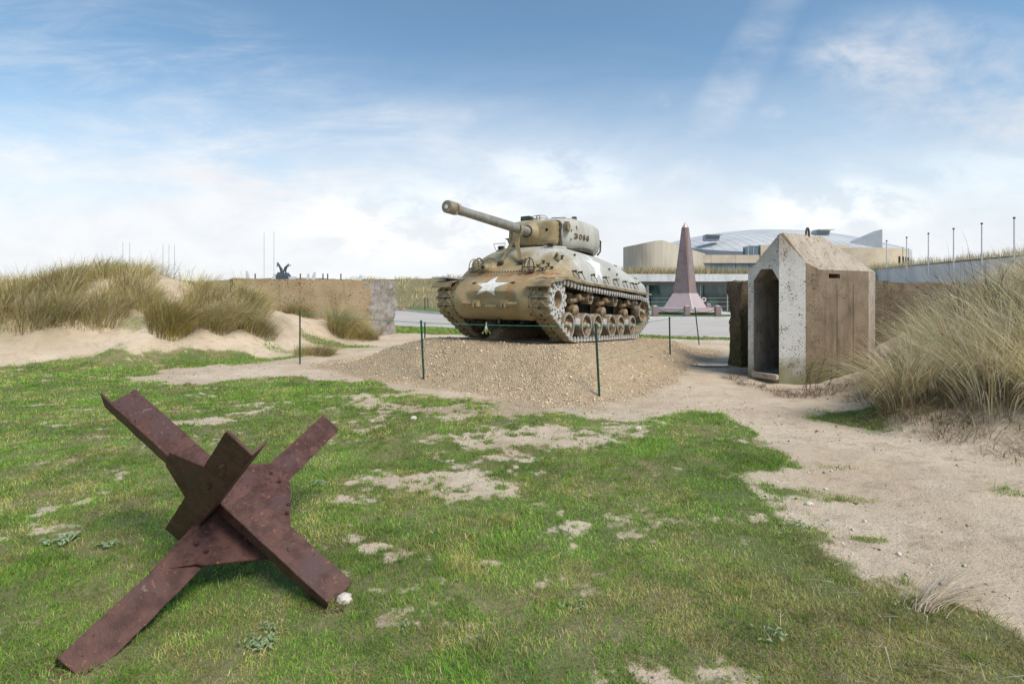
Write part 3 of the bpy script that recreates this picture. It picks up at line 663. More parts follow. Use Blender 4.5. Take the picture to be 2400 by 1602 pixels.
    for s in (-1, 1):
        y0 = s*.80 if s < 0 else .56
        g = MB(); cx = .50 if s < 0 else .62
        if s < 0:
            g.tube(hoop((.36, -.86, 1.47), .13, .17, (.25, 1, 0), -60, 230), .011)
            g.tube(hoop((.38, -.70, 1.45), .14, .20, (.1, 1, .1), 0, 180), .017)
            g.tube(hoop((.36, -.46, 1.42), .22, .225, (1, .25, .2), -20, 190), .011)
            g.tube([(.40, -.98, 1.44), (.44, -.8, 1.42), (.46, -.62, 1.42), (.46, -.55, 1.36)], .012)
            g.tube([(.44, -.84, 1.30), (.42, -.84, 1.52), (.38, -.82, 1.60)], .018)
            g.box((.43, -.78, 1.40), (.06, .07, .12), rz=.3); g.cyl((.44, -.72, 1.42), (.50, -.70, 1.43), .035)
        else:
            g.tube(hoop((.47, .56, 1.42), .10, .17, (.1, 1, 0), -10, 190), .010)
            g.tube(hoop((.50, .54, 1.40), .10, .20, (1, .2, 0), 0, 180), .010)
            g.tube([(.58, .42, 1.42), (.52, .66, 1.42)], .010); g.tube([(.60, .44, 1.32), (.56, .44, 1.50), (.50, .46, 1.60)], .014)
            g.tube([(.52, .56, 1.62), (.54, .56, 1.30)], .010); g.box((.52, .60, 1.35), (.10, .12, .06), rz=.4)
        g.build('headlight_guard', darkm if s > 0 else tan, root, smooth=50)
    # travel lock: two legs, yoke and fork under the barrel
    t_ = MB(); fl, _ = onhull((2, -.25, 1.53), (-1, 0, 0)); fr, _ = onhull((2, .24, 1.53), (-1, 0, 0))
    def bar(a, b, w0, w1, th):
        a = Vector(a); b = Vector(b); d = (b-a).normalized(); y = Vector((0, 1, 0)); y = (y-d*y.dot(d)).normalized(); x = d.cross(y)
        t_.rings([[a+y*w0+x*th, a-y*w0+x*th, a-y*w0-x*th, a+y*w0-x*th], [b+y*w1+x*th, b-y*w1+x*th, b-y*w1-x*th, b+y*w1-x*th]])
    bar(fl+Vector((.03, 0, .02)), (.13, -.10, 1.97), .020, .035, .014); bar(fr+Vector((.03, 0, .02)), (.13, .02, 1.97), .040, .04, .016)
    bar((.13, -.12, 1.90), (.12, -.11, 2.06), .035, .03, .016); bar((.13, .04, 1.90), (.12, .05, 2.08), .035, .028, .016)
    bar((.13, -.04, 1.96), (.125, -.04, 2.03), .10, .09, .016)
    t_.tube([(.12, -.13, 2.03), (.12, -.10, 2.115), (.12, -.125, 2.24)], .018); t_.tube([(.12, .05, 2.06), (.12, .10, 2.13), (.12, .125, 2.16), (.12, .135, 2.25), (.12, .11, 2.33)], .022)
    t_.build('travel_lock', tan, root, smooth=40)
    for q in (fl, fr):
        ft = MB(); ft.box(q+Vector((.02, 0, .01)), (.10, .10, .08), ry=-.8); ft.cyl(q+Vector((.05, -.07, .03)), q+Vector((.05, .07, .03)), .02); ft.build('lock_hinge', darkm, root, bevel=.006)
    # hatches, periscopes and guards on the deck
    for s in (-1, 1):
        h = MB(); h.lathe([(.25, -.05), (.25, .01), (.22, .025), (.0, .03)], (-.46, s*.58, 1.925), (.15, s*.10, 1), 28)
        hh = h.build('crew_hatch', tp, root, smooth=40)
        MB().box((-.24, s*.60, 1.945), (.07, .13, .07), ry=.3).build('periscope', darkm, hh, bevel=.01)
        wv = MB(); x0, y0, z0 = (-.20, s*.60, 1.94)
        wv.tube([(x0, y0-.11, z0-.04), (x0+.03, y0-.15, z0+.085), (x0+.03, y0+.15, z0+.085), (x0, y0+.11, z0-.04)], .008); wv.build('periscope_guard', tan, hh)
    # lifting eyes and loops
    def eye(px_, s, sc=1.0, dirn=(1, 0, 0), nm='lifting_eye', z=3.0, y=.93):
        q, n_ = onhull((px_, s*y, z), (0, 0, -1)); e = MB(); sd_ = Vector(dirn)
        e.tube([q-sd_*.075*sc-Vector((0, 0, .02)), q-sd_*.05*sc+Vector((0, 0, .07*sc)), q+Vector((0, 0, .105*sc)), q+sd_*.05*sc+Vector((0, 0, .07*sc)), q+sd_*.075*sc-Vector((0, 0, .02))], .024*sc, 8); e.build(nm, tan, root, smooth=50)
    eye(.10, 1, 1.15, (.6, .8, 0)); eye(.18, -1, 1.1, (.6, -.8, 0)); eye(-4.55, 1, .9, (0, 1, 0)); eye(-4.70, 1, .7, (1, 0, 0), y=.8)
    # small fittings round the bow
    for (y, z, sx_) in ((.72, 1.52, .05), (.86, 1.45, .06), (.80, 1.36, .05), (.66, 1.44, .04), (1.0, 1.62, .06), (.95, 1.40, .035)):
        q, n_ = onhull((2, y, z), (-1, 0, 0)); f_ = MB(); f_.cyl(q-n_*.01, q+n_*sx_, .022, .016, 8); f_.box(q+n_*sx_, (.03, .07, .03), rz=.4); f_.build('bow_fitting', darkm, root)
    for (y, a_) in ((.62, 0), (.74, .12), (.86, .22)):
        q, n_ = onhull((2, y, 1.40), (-1, 0, 0)); f_ = MB(); f_.tube([q, q+n_*.06, q+n_*.07+Vector((.05, 0, -.10))], .009); f_.build('bow_stay', darkm, root)
    # nose: tow shackles and side lugs
    for s in (-1, 1):
        t2 = MB(); y = s*.36
        t2.box((.985, y, .70), (.13, .06, .14)); t2.box((.985, y-s*.085, .70), (.13, .05, .13))
        t2.tube([(1.03, y-.10, .70), (1.03, y+.10, .70)], .022); t2.cyl((1.03, y+s*.06, .70), (1.03, y+s*.26, .705), .034, n=12)
        t2.build('tow_shackle', tan, root, smooth=50, bevel=.01)
        q = Vector((.90, s*.44, 1.085)); l = MB(); l.box(q, (.05, .10, .03), ry=-.6); l.cyl(q-Vector((0, .04, 0)), q+Vector((.03, .04, .02)), .018); l.build('bracket', darkm, root)
    MB().box((1.012, .02, .66), (.02, .22, .03)).build('cast_number_plate', tp, root)
    MB().cyl((.75, .05, .43), (.75, .05, .33), .03).build('drain_plug', darkm, root)
    # --- fenders and hull edge strips
    for s in (-1, 1):
        fp = [(1.13, 1.015), (1.08, 1.11), (.92, 1.155), (.70, 1.18), (.52, 1.222), (.36, 1.232), (.0, 1.212), (-.40, 1.205)]
        o_ = [(x, z) for x, z in fp]; i_ = [(x-.008, z-.016) for x, z in fp][::-1]
        fe = MB(); poly = [(x, s*.86, z) for x, z in o_+i_]; fe.prism(poly, (0, s*.46, 0))
        fen = fe.build('fender', tan, root, smooth=30)
        lip = MB(); o2 = [(x, z) for x, z in fp]; i2 = [(x-.004, z-.05) for x, z in fp][::-1]
        lip.prism([(x, s*1.318, z) for x, z in o2+i2], (0, s*.008, 0)); lip.build('fender_lip', tan, fen)
        st = MB(); st.box((-2.6, s*1.305, 1.17), (4.42, .03, .05))
        for k in range(40): st.cyl((-4.7+k*.11, s*1.318, 1.172), (-4.7+k*.11, s*1.328, 1.172), .010, n=6)
        st.build('edge_strip', darkm if s < 0 else tan, root)
        if s < 0:
            MB().box((.80, -1.16, 1.205), (.55, .42, .03)).build('fender_board', wedge_m, root)
    # tool brackets: stub with a stay rod
    for k, x in enumerate((.10, -.13, -.74, -1.38, -2.0, -2.62, -3.14, -3.42)):
        q, n_ = onhull((x, 3, 1.36), (0, -1, 0)); t3 = MB(); t3.cyl(q-Vector((0, .01, 0)), q+Vector((0, .075, .004)), .018, n=8); t3.cyl(q+Vector((0, .06, 0)), q+Vector((0, .09, 0)), .027, n=8)
        t3.tube([q+Vector((0, .07, 0)), q+Vector((-.25, .05, -.13))], .008, 5)
        if k in (3, 4, 5, 7): t3.tube([q+Vector((0, .07, 0)), q+Vector((-.14, .09, .01))], .010, 5)
        t3.build('tool_bracket', darkm, root)
    for (x, z) in ((-1.9, 1.58), (-2.3, 1.50), (-3.9, 1.42), (-.35, 1.72)):
        q, n_ = onhull((x, 3, z), (0, -1, 0)); MB().cyl(q-n_*.01, q+n_*.035, .022, n=8).build('bolt_boss', darkm, root)
    # engine deck gear seen over the shoulder
    for (x, y) in ((-3.3, .80), (-3.9, .72)):
        q, _ = onhull((x, y, 3), (0, 0, -1)); MB().cyl(q, q+Vector((0, 0, .05)), .05).box(q+Vector((-.08, 0, .05)), (.18, .03, .03)).build('filler_cap', darkm, root)
    # --- suspension
    yw = 1.054
    wheel = empty('road_wheel', (0, yw, .33)); wheel.parent = root
    def disc(r, holes, name, par, width=.23, rimr=.93):
        ty = MB(); ty.lathe([(r*.80, -width/2), (r*.97, -width/2), (r, -width/2+.02), (r, width/2-.02), (r*.97, width/2), (r*.80, width/2), (r*.80, width/2-.03), (r*.80, -width/2+.03)], (0, 0, 0), (0, 1, 0), 40, caps=False)
        ty.build('tyre', tyrem, par, smooth=40)
        d = MB(); d.lathe([(r*.81, -.05), (r*.80, .095), (r*.74, .10), (r*.72, .045), (r*.40, .03), (r*.30, .075), (r*.22, .10), (r*.20, .135), (r*.12, .15), (.001, .152)], (0, 0, 0), (0, 1, 0), 40)
        for k in range(holes*2): 
            a = pi*k/holes; d.cyl((r*.40*math.cos(a), .03, r*.40*math.sin(a)), (r*.40*math.cos(a), .075, r*.40*math.sin(a)), .014, n=6)
        dd = d.build('rim', whdisc, par, smooth=40)
        MB().lathe([(r*.865, width/2-.004), (r*.875, width/2+.004), (r*.965, width/2+.004), (r*.975, width/2-.004)], (0, 0, 0), (0, 1, 0), 40, caps=False).build('lit_edge', edgem, par, smooth=40)  # pale ring: the lit tyre edge put into the colour
        MB().lathe([(r*.16, .14), (r*.15, .158), (.001, .162)], (0, 0, 0), (0, 1, 0), 16).build('hub_cap', palem, dd, smooth=40)
        h = MB()
        for k in range(holes):
            a = 2*pi*(k+.5)/holes; h.cyl((r*.58*math.cos(a), .036, r*.58*math.sin(a)), (r*.58*math.cos(a), .042, r*.58*math.sin(a)), r*.085, n=12)
        h.build('lightening_hole', voidm, dd)
        return par
    disc(.254, 6, 'road_wheel', wheel)
    for s in (1, -1):
        for k, x in enumerate([0, -.85, -1.44, -2.29, -2.88, -3.73]):
            if s == 1 and k == 0: continue
            c = copy_tree(wheel, root); c.location = (x, s*yw, .33); c.rotation_euler = (0, RNG.uniform(0, 6.28), 0 if s > 0 else pi)
    roll = empty('return_roller', (-1.035, yw, .91)); roll.parent = root; disc(.135, 5, 'return_roller', roll, .20)
    for s in (1, -1):
        for k, x in enumerate([-1.035, -2.49, -3.92]):
            if s == 1 and k == 0: continue
            c = copy_tree(roll, root); c.location = (x, s*yw, .91); c.rotation_euler = (0, 0, 0 if s > 0 else pi)
    idl = empty('idler_wheel', (-4.50, yw, .70)); idl.parent = root; disc(.285, 6, 'idler_wheel', idl, .22)
    c = copy_tree(idl, root); c.location = (-4.50, -yw, .70); c.rotation_euler = (0, 0, pi)
    # sprocket: two toothed rings on a drum
    spr = empty('drive_sprocket', (.64, yw, .80)); spr.parent = root
    def ringplate(y0, y1, name, m, hole):
        T_ = 13; o_ = []
        for k in range(T_*8):
            a = 2*pi*k/(T_*8); ph = (k % 8)/8; r_ = .325+.028*max(0, math.cos(2*pi*ph))**.8-.02*max(0, -math.cos(2*pi*ph)); o_.append((r_*math.cos(a), r_*math.sin(a)))
        n = len(o_); b = MB(); vs = []
        for yy in (y0, y1):
            vs += [(x, yy, z) for x, z in o_]; vs += [(hole*math.cos(2*pi*k/n), yy, hole*math.sin(2*pi*k/n)) for k in range(n)]
        fs = []
        for k in range(n):
            j = (k+1) % n; fs += [(k, j, n+j, n+k), (2*n+j, 2*n+k, 3*n+k, 3*n+j), (j, k, 2*n+k, 2*n+j), (n+k, n+j, 3*n+j, 3*n+k)]
        b.add(vs, fs); return b.build(name, m, spr, smooth=30)
    rp = ringplate(.165, .195, 'toothed_ring', palem, .165); ringplate(-.195, -.165, 'toothed_ring', darkm, .15)
    hb = MB()
    for k in range(13):
        a = 2*pi*(k+.5)/13; hb.box((.283*math.cos(a), .1965, .283*math.sin(a)), (.028, .004, .05), ry=-a)
        a = 2*pi*k/13; hb.cyl((.225*math.cos(a), .194, .225*math.sin(a)), (.225*math.cos(a), .207, .225*math.sin(a)), .014, n=6)
    hb.build('slots_and_bolts', darkm, rp)
    dr = MB(); dr.lathe([(.22, -.165), (.22, .165)], (0, 0, 0), (0, 1, 0), 32, caps=False); dr.lathe([(.165, .17), (.15, .08), (.13, .05), (.001, .05)], (0, 0, 0), (0, 1, 0), 32, caps=False); dr.build('drum', whdisc, spr, smooth=40)
    c = copy_tree(spr, root); c.location = (.64, -yw, .80); c.rotation_euler = (0, 0, pi)
    # bogies
    bog = empty('bogie', (-.425, yw, 0)); bog.parent = root
    b = MB(); b.box((.02, -.12, .72), (.24, .18, .46)); b.box((.02, -.14, .93), (.36, .12, .10))
    b.rings([[(-.22, y, .47), (.22, y, .47), (.12, y, .64), (-.10, y, .64)] for y in (-.14, .02)]); b.build('bracket', tan, bog, bevel=.02, smooth=40)
    sp = MB(); sp.lathe([(.09, -.02), (.105, 0), (.105, .10), (.098, .13), (.113, .14), (.113, .16), (.085, .19), (.045, .205), (.001, .206)], (.17, -.03, .64), (.10, 1, -.10), 26); sp.build('spring_housing', wheelm if False else whdisc, bog, smooth=40)
    rg = MB()
    for k in range(14):
        a = 2*pi*k/14; o_ = Vector((.187+.105*math.cos(a), .128, .625+.105*math.sin(a))); rg.cyl(o_, o_+Vector((0, .02, 0)), .011, n=6)
    rg.build('flange_bolts', tan, bog)
    ar = MB(); ar.cyl((.34, .06, .80), (.0, .06, .83), .045, .05, 14); ar.tube([(-.0, .05, .86), (-.34, .05, .88), (-.60, .0, .90)], [.045, .035, .035], 10)
    ar.lathe([(.06, 0), (.07, .02), (.07, .10), (.05, .13), (.001, .135)], (.0, .03, .885), (0, 1, 0), 18); ar.build('roller_arm', whdisc, bog, smooth=40)
    rk = MB(); rk.box((.02, .07, .41), (.24, .10, .14)); rk.box((.20, .02, .36), (.40, .10, .09), ry=.12); rk.box((-.20, .02, .36), (.40, .10, .09), ry=-.12); rk.build('rocker_arm', palem, bog, bevel=.012)
    for x in (-.425, -1.865, -3.305):
        for s in (1, -1):
            if x == -.425 and s == 1: continue
            c = copy_tree(bog, root); c.location = (x, s*yw, 0)
            if s < 0: c.scale = (1, -1, 1)
    # --- tracks: one closed run of shoes each side
    def path():
        pts = []; r1 = .36; r2 = .325; zb = .045
        cs = (.64, .80); ci = (-4.50, .70)
        for a in np.linspace(97, -52, 40): pts.append((cs[0]+r1*math.cos(R(a)), cs[1]+r1*math.sin(R(a))))
        pts += [(.10, .075), (.02, .05), (-.1, zb), (-3.68, zb), (-3.80, .06), (-3.9, .10)]
        for a in np.linspace(232, 93, 36): pts.append((ci[0]+r2*math.cos(R(a)), ci[1]+r2*math.sin(R(a))))
        top = [(-4.50, 1.027), (-4.2, 1.045), (-3.92, 1.065), (-3.2, 1.055), (-2.49, 1.075), (-1.8, 1.07), (-1.04, 1.085), (-.4, 1.09), (.2, 1.13), (.56, 1.158)]
        return pts+top[1:-1]
    pth = [Vector((x, 0, z)) for x, z in path()]; Ls = [0]
    for a_, b_ in zip(pth, pth[1:]+pth[:1]): Ls.append(Ls[-1]+(b_-a_).length)
    tot = Ls[-1]; nl_ = round(tot/.152); pitch = tot/nl_
    def at(sv):
        sv %= tot; k = max(i for i in range(len(pth)) if Ls[i] <= sv+1e-9); a_, b_ = pth[k], pth[(k+1) % len(pth)]
        return a_+(b_-a_)*((sv-Ls[k])/max(1e-9, Ls[k+1]-Ls[k]))
    for s in (1, -1):
        tb_ = MB(); cn = MB(); ci_ = MB()
        for k in range(nl_):
            a_ = at(k*pitch); b_ = at((k+1)*pitch); m_ = (a_+b_)/2; t = (b_-a_).normalized(); nrm = Vector((-t.z, 0, t.x)); nrm = nrm if (nrm.dot(m_-Vector((-1.9, 0, .7)))) > 0 else -nrm
            if abs(m_.z-.045) < .02: nrm = Vector((0, 0, -1))
            yy = Vector((0, 1, 0)); Mx = Matrix((t, yy, nrm)).transposed(); y0 = s*yw
            def bx(tb2, c_, d_, rot=0, taper=1):
                Mr = Mx @ Matrix.Rotation(rot, 3, 'Z'); tb2.box(m_+Vector((0, y0, 0))+Mx @ Vector(c_), d_, M=Mr, taper=taper)
            bx(tb_, (0, 0, .004), (pitch*.95, .385, .050))
            # cleats: cross bar and two diagonals, with a gap on the centre line
            for q in (-1, 1):
                bx(tb_, (pitch*.38, q*.10, .036), (.024, .178, .034), taper=.7)
                bx(tb_, (-.003, q*.095, .036), (.150, .024, .034), rot=q*R(48), taper=.75)
                bx(tb_, (-pitch*.36, q*.165, .034), (.022, .06, .028), taper=.75)
            mj = a_+Vector((0, y0, 0))
            for q in (-1, 1):
                cb = cn if q == s else ci_
                cb.box(mj+Vector((0, q*.205, 0)), (.078, .045, .062), M=Mx)
                cb.box(mj+Vector((0, q*.215, 0))-nrm*.045, (.03, .028, .06), M=Mx)
            ci_.box(mj+nrm*.024, (.045, .030, .045), M=Mx)
        tr_ = tb_.build('track', trackm, root); cn.build('end_connectors', palem if s > 0 else trackm, tr_); ci_.build('inner_connectors', darkm, tr_)
    # --- turret
    tur = empty('turret', (0, 0, 0)); tur.parent = root
    half = [(-.62, 0), (-.62, .50), (-.66, .60), (-.80, .74), (-1.05, .86), (-1.40, .93), (-1.8, .94), (-2.15, .88), (-2.45, .76), (-2.75, .58), (-2.93, .38), (-2.99, .18), (-3.0, 0)]
    outl = half+[(x, -y) for x, y in half[-2:0:-1]]
    def dense(o):
        r_ = []
        for a_, b_ in zip(o, o[1:]+o[:1]): r_ += [a_, ((a_[0]+b_[0])/2, (a_[1]+b_[1])/2)]
        return r_
    outl = dense(outl); lv = [(1.955, .86, .0), (1.965, .90, 0), (2.03, .955, 0), (2.12, .985, 0), (2.25, 1.0, 0), (2.42, .985, 0), (2.52, .97, 0), (2.57, .935, 0), (2.60, .87, 0), (2.615, .5, 0), (2.62, .05, 0)]
    rg = []
    for z, sc, _ in lv:
        rg.append([(-1.7+(x+1.7)*sc, y*sc, z+max(0, (-2.1-x))*.04*(1 if z < 2.2 else -.1 if z > 2.5 else 0)) for x, y in outl])
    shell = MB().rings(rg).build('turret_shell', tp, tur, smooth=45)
    tbv = BVHTree.FromPolygons([v.co for v in shell.data.vertices], [tuple(p.vertices) for p in shell.data.polygons])
    # ring under the turret
    MB().lathe([(.90, 0), (.90, .06)], (-1.55, 0, 1.93), (0, 0, 1), 40).build('turret_ring', darkm, tur, smooth=40)
    # mantlet: rounded slab with a bulge round the gun
    def rrect(x, hw, z0, z1, r_, n=6):
        o_ = []
        for (cy_, cz_, a0) in ((hw-r_, z1-r_, 0), (-hw+r_, z1-r_, 90), (-hw+r_, z0+r_, 180), (hw-r_, z0+r_, 270)):
            for k in range(n+1): a_ = R(a0+90*k/n); o_.append((x, cy_+r_*math.cos(a_), cz_+r_*math.sin(a_)))
        return o_
    man = MB().rings([rrect(-.80, .585, 1.985, 2.515, .09), rrect(-.56, .585, 1.985, 2.515, .09), rrect(-.50, .572, 1.995, 2.50, .09), rrect(-.46, .54, 2.02, 2.475, .09), rrect(-.435, .45, 2.07, 2.43, .09), rrect(-.43, .2, 2.2, 2.34, .06)])
    man.lathe([(.26, -.03), (.22, .01), (.17, .045), (.14, .09), (.125, .13), (.105, .135)], (-.44, 0, 2.27), (1, 0, 0), 28)
    mo = man.build('mantlet', tan, tur, smooth=40)
    mo.data.materials[0] = tp2
    rimb = MB()
    for y in np.linspace(-.5, .5, 8):
        for z in (2.508, 1.992): rimb.cyl((-.60, y, z), (-.60, y, z+(.014 if z > 2.2 else -.014)), .016, n=6)
    for z in np.linspace(2.06, 2.44, 4):
        for s in (-1, 1): rimb.cyl((-.62, s*.583, z), (-.62, s*.600, z), .016, n=6)
    rimb.build('edge_bolts', darkm, mo)
    MB().cyl((-.50, .40, 2.30), (-.432, .40, 2.30), .034).build('gun_port', voidm, mo)
    MB().lathe([(.128, .0), (.135, .012), (.118, .014), (.105, .016)], (-.31, 0, 2.27), (1, 0, 0), 24).build('gun_collar', darkm, mo)
    gs = MB().rings([rrect(-.84, .62, 1.965, 2.53, .10), rrect(-.645, .62, 1.965, 2.53, .10), rrect(-.635, .60, 1.98, 2.515, .10)]).build('turret_face_frame', darkm, tur, smooth=40)
    br_ = MB(); br_.lathe([(.102, 0), (.100, .3), (.092, 1.2), (.078, 2.25), (.082, 2.26), (.082, 2.36), (.074, 2.37), (.074, 2.41)], (-.35, 0, 2.27), (1, 0, 0), 28)
    ba = br_.build('gun_barrel', barm, tur, smooth=40)
    mb_ = MB(); X0 = 2.05
    def dsc(x0, x1, r_): # flat-sided brake discs
        o_ = []
        for k in range(32):
            a_ = 2*pi*k/32; y = r_*math.cos(a_); z = max(-r_*.84, min(r_*.95, r_*math.sin(a_))); o_.append((y, z))
        mb_.rings([[(x, y*q, 2.27+z*q) for y, z in o_] for x, q in ((x0, .93), (x0+.015, 1), (x1-.015, 1), (x1, .93))])
    dsc(X0, X0+.075, .105); dsc(X0+.135, X0+.31, .112)
    mb_.box((X0+.105, 0, 2.27+.075), (.08, .11, .05)); mb_.box((X0+.105, 0, 2.27-.07), (.08, .11, .05)); mb_.cyl((X0+.05, 0, 2.27), (X0+.16, 0, 2.27), .05)
    brk = mb_.build('muzzle_brake', mbm, ba, smooth=40)
    MB().lathe([(.052, 0), (.052, .012), (.046, .012), (.046, .002)], (X0+.305, 0, 2.27), (1, 0, 0), 24).build('bore_ring', darkm, brk)
    MB().cyl((X0+.308, 0, 2.27), (X0+.313, 0, 2.27), .045, n=8).build('muzzle_plug', starm, brk)
    # roof fittings
    cu = MB(); cu.lathe([(.30, -.02), (.29, .05), (.25, .075), (.001, .08)], (-1.30, -.30, 2.61), (0, 0, 1), 28); cu.tube(hoop((-1.3, -.30, 2.72), .26, .10, (1, 0, 0), 0, 180, 8), .009)
    cu.tube([(-1.05, -.45, 2.70), (-1.05, -.05, 2.70), (-1.2, 0, 2.70)], .012); cu.build('cupola', tp, tur, smooth=40)
    MB().lathe([(.26, -.02), (.26, .04), (.22, .05), (.001, .055)], (-1.25, .42, 2.60), (0, 0, 1), 26).build('loader_hatch', tp, tur, smooth=40)
    MB().box((-.86, -.34, 2.655), (.16, .24, .11)).box((-.82, -.20, 2.64), (.10, .08, .08)).build('sight_housing', greenb, tur, bevel=.01)
    MB().tube([(-.74, -.02, 2.60), (-.74, -.02, 2.68), (-.74, .06, 2.68), (-.74, .06, 2.60)], .016).build('lifting_loop', tan, tur)
    MB().box((-1.42, .56, 2.67), (.07, .10, .13)).cyl((-1.38, .49, 2.66), (-1.38, .44, 2.66), .02).build('sight_vane', darkm, tur, bevel=.006)
    MB().tube([(-1.0, .2, 2.61), (-1.02, .2, 2.67), (-1.1, .5, 2.67), (-1.12, .52, 2.60)], .008).build('hatch_handle', darkm, tur)
    q = Vector((-.72, .72, 2.37)); MB().tube([q+Vector((.05*math.cos(a_), .045+.0*a_, .085*math.sin(a_))) for a_ in np.linspace(0, 2*pi, 14)[:-1]], .020, closed=True).box(q+Vector((.0, .0, .04)), (.06, .10, .17)).build('lifting_ring', tan, tur, smooth=50)
    MB().tube([(-.72, -.66, 2.02), (-.68, -.72, 2.2), (-.64, -.70, 2.2)], .014).box((-.68, -.71, 2.2), (.10, .08, .02)).build('side_hook', darkm, tur)
    for (y, z) in ((.83, 2.33), (.83, 2.14)):
        h_ = tbv.ray_cast(Vector((-.86, 3, z)), Vector((0, -1, 0))); MB().cyl(h_[0]-h_[1]*.01, h_[0]+h_[1]*.03, .014, n=6).build('bolt_boss', darkm, tur)
    rb = MB(); rb.tube([(-2.93, .42, 2.50), (-3.05, .36, 2.42), (-3.06, .36, 2.20), (-2.95, .42, 2.08)], .03); rb.box((-3.05, .20, 2.40), (.10, .30, .08)); rb.tube([(-2.85, .56, 2.42), (-2.98, .56, 2.40), (-3.0, .55, 2.15), (-2.9, .52, 2.05)], .022); rb.build('rear_rack', darkm, tur, smooth=50)
    # numbers: strokes laid on the turret side
    ST = {'3': [[(0, .9), (.35, 1), (.8, .9), (.85, .68), (.4, .54), (.85, .40), (.8, .12), (.35, 0), (0, .1)]], '0': [[(.45, 1), (.85, .8), (.85, .2), (.45, 0), (.05, .2), (.05, .8), (.45, 1)]],
          '6': [[(.85, .92), (.45, 1), (.08, .75), (.05, .25), (.45, 0), (.85, .15), (.85, .42), (.45, .55), (.08, .42)]], '1': [[(.2, .8), (.45, 1), (.45, 0)]]}
    def digits(txt, x, z, h, wd, sp, th):
        for k, ch in enumerate(txt):
            b_ = MB()
            for line in ST[ch]:
                for (a0, a1), (c0, c1) in zip(line, line[1:]):
                    A_ = Vector((x-k*sp-a0*wd, 0, z+a1*h)); B_ = Vector((x-k*sp-c0*wd, 0, z+c1*h)); d_ = (B_-A_).normalized(); n_ = Vector((-d_.z, 0, d_.x))*th/2; A_ -= d_*th*.3; B_ += d_*th*.3; q4 = []
                    for p_ in (A_+n_, B_+n_, B_-n_, A_-n_):
                        h_ = tbv.ray_cast(Vector((p_.x, 2.2, p_.z)), Vector((0, -1, 0))); q4.append(h_[0]+Vector((0, .006, 0)))
                    b_.prism(q4, (0, .006, 0))
            b_.build('painted_digit', numm, tur)
    digits('3066', -.93, 2.17, .095, .085, .128, .028); digits('1', -.97, 2.36, .08, .06, .1, .014)
    return root
tp2 = tank_paint('mantlet_paint', False)
mbm = pm('muzzle_paint', (.22, .185, .12), (.31, .27, .19), 14, .6, .002, 40, c3=(.24, .19, .17), s3=8)
greenb = pm('green_box', (.035, .055, .04), (.06, .08, .055), 9, .5)
build_tank()

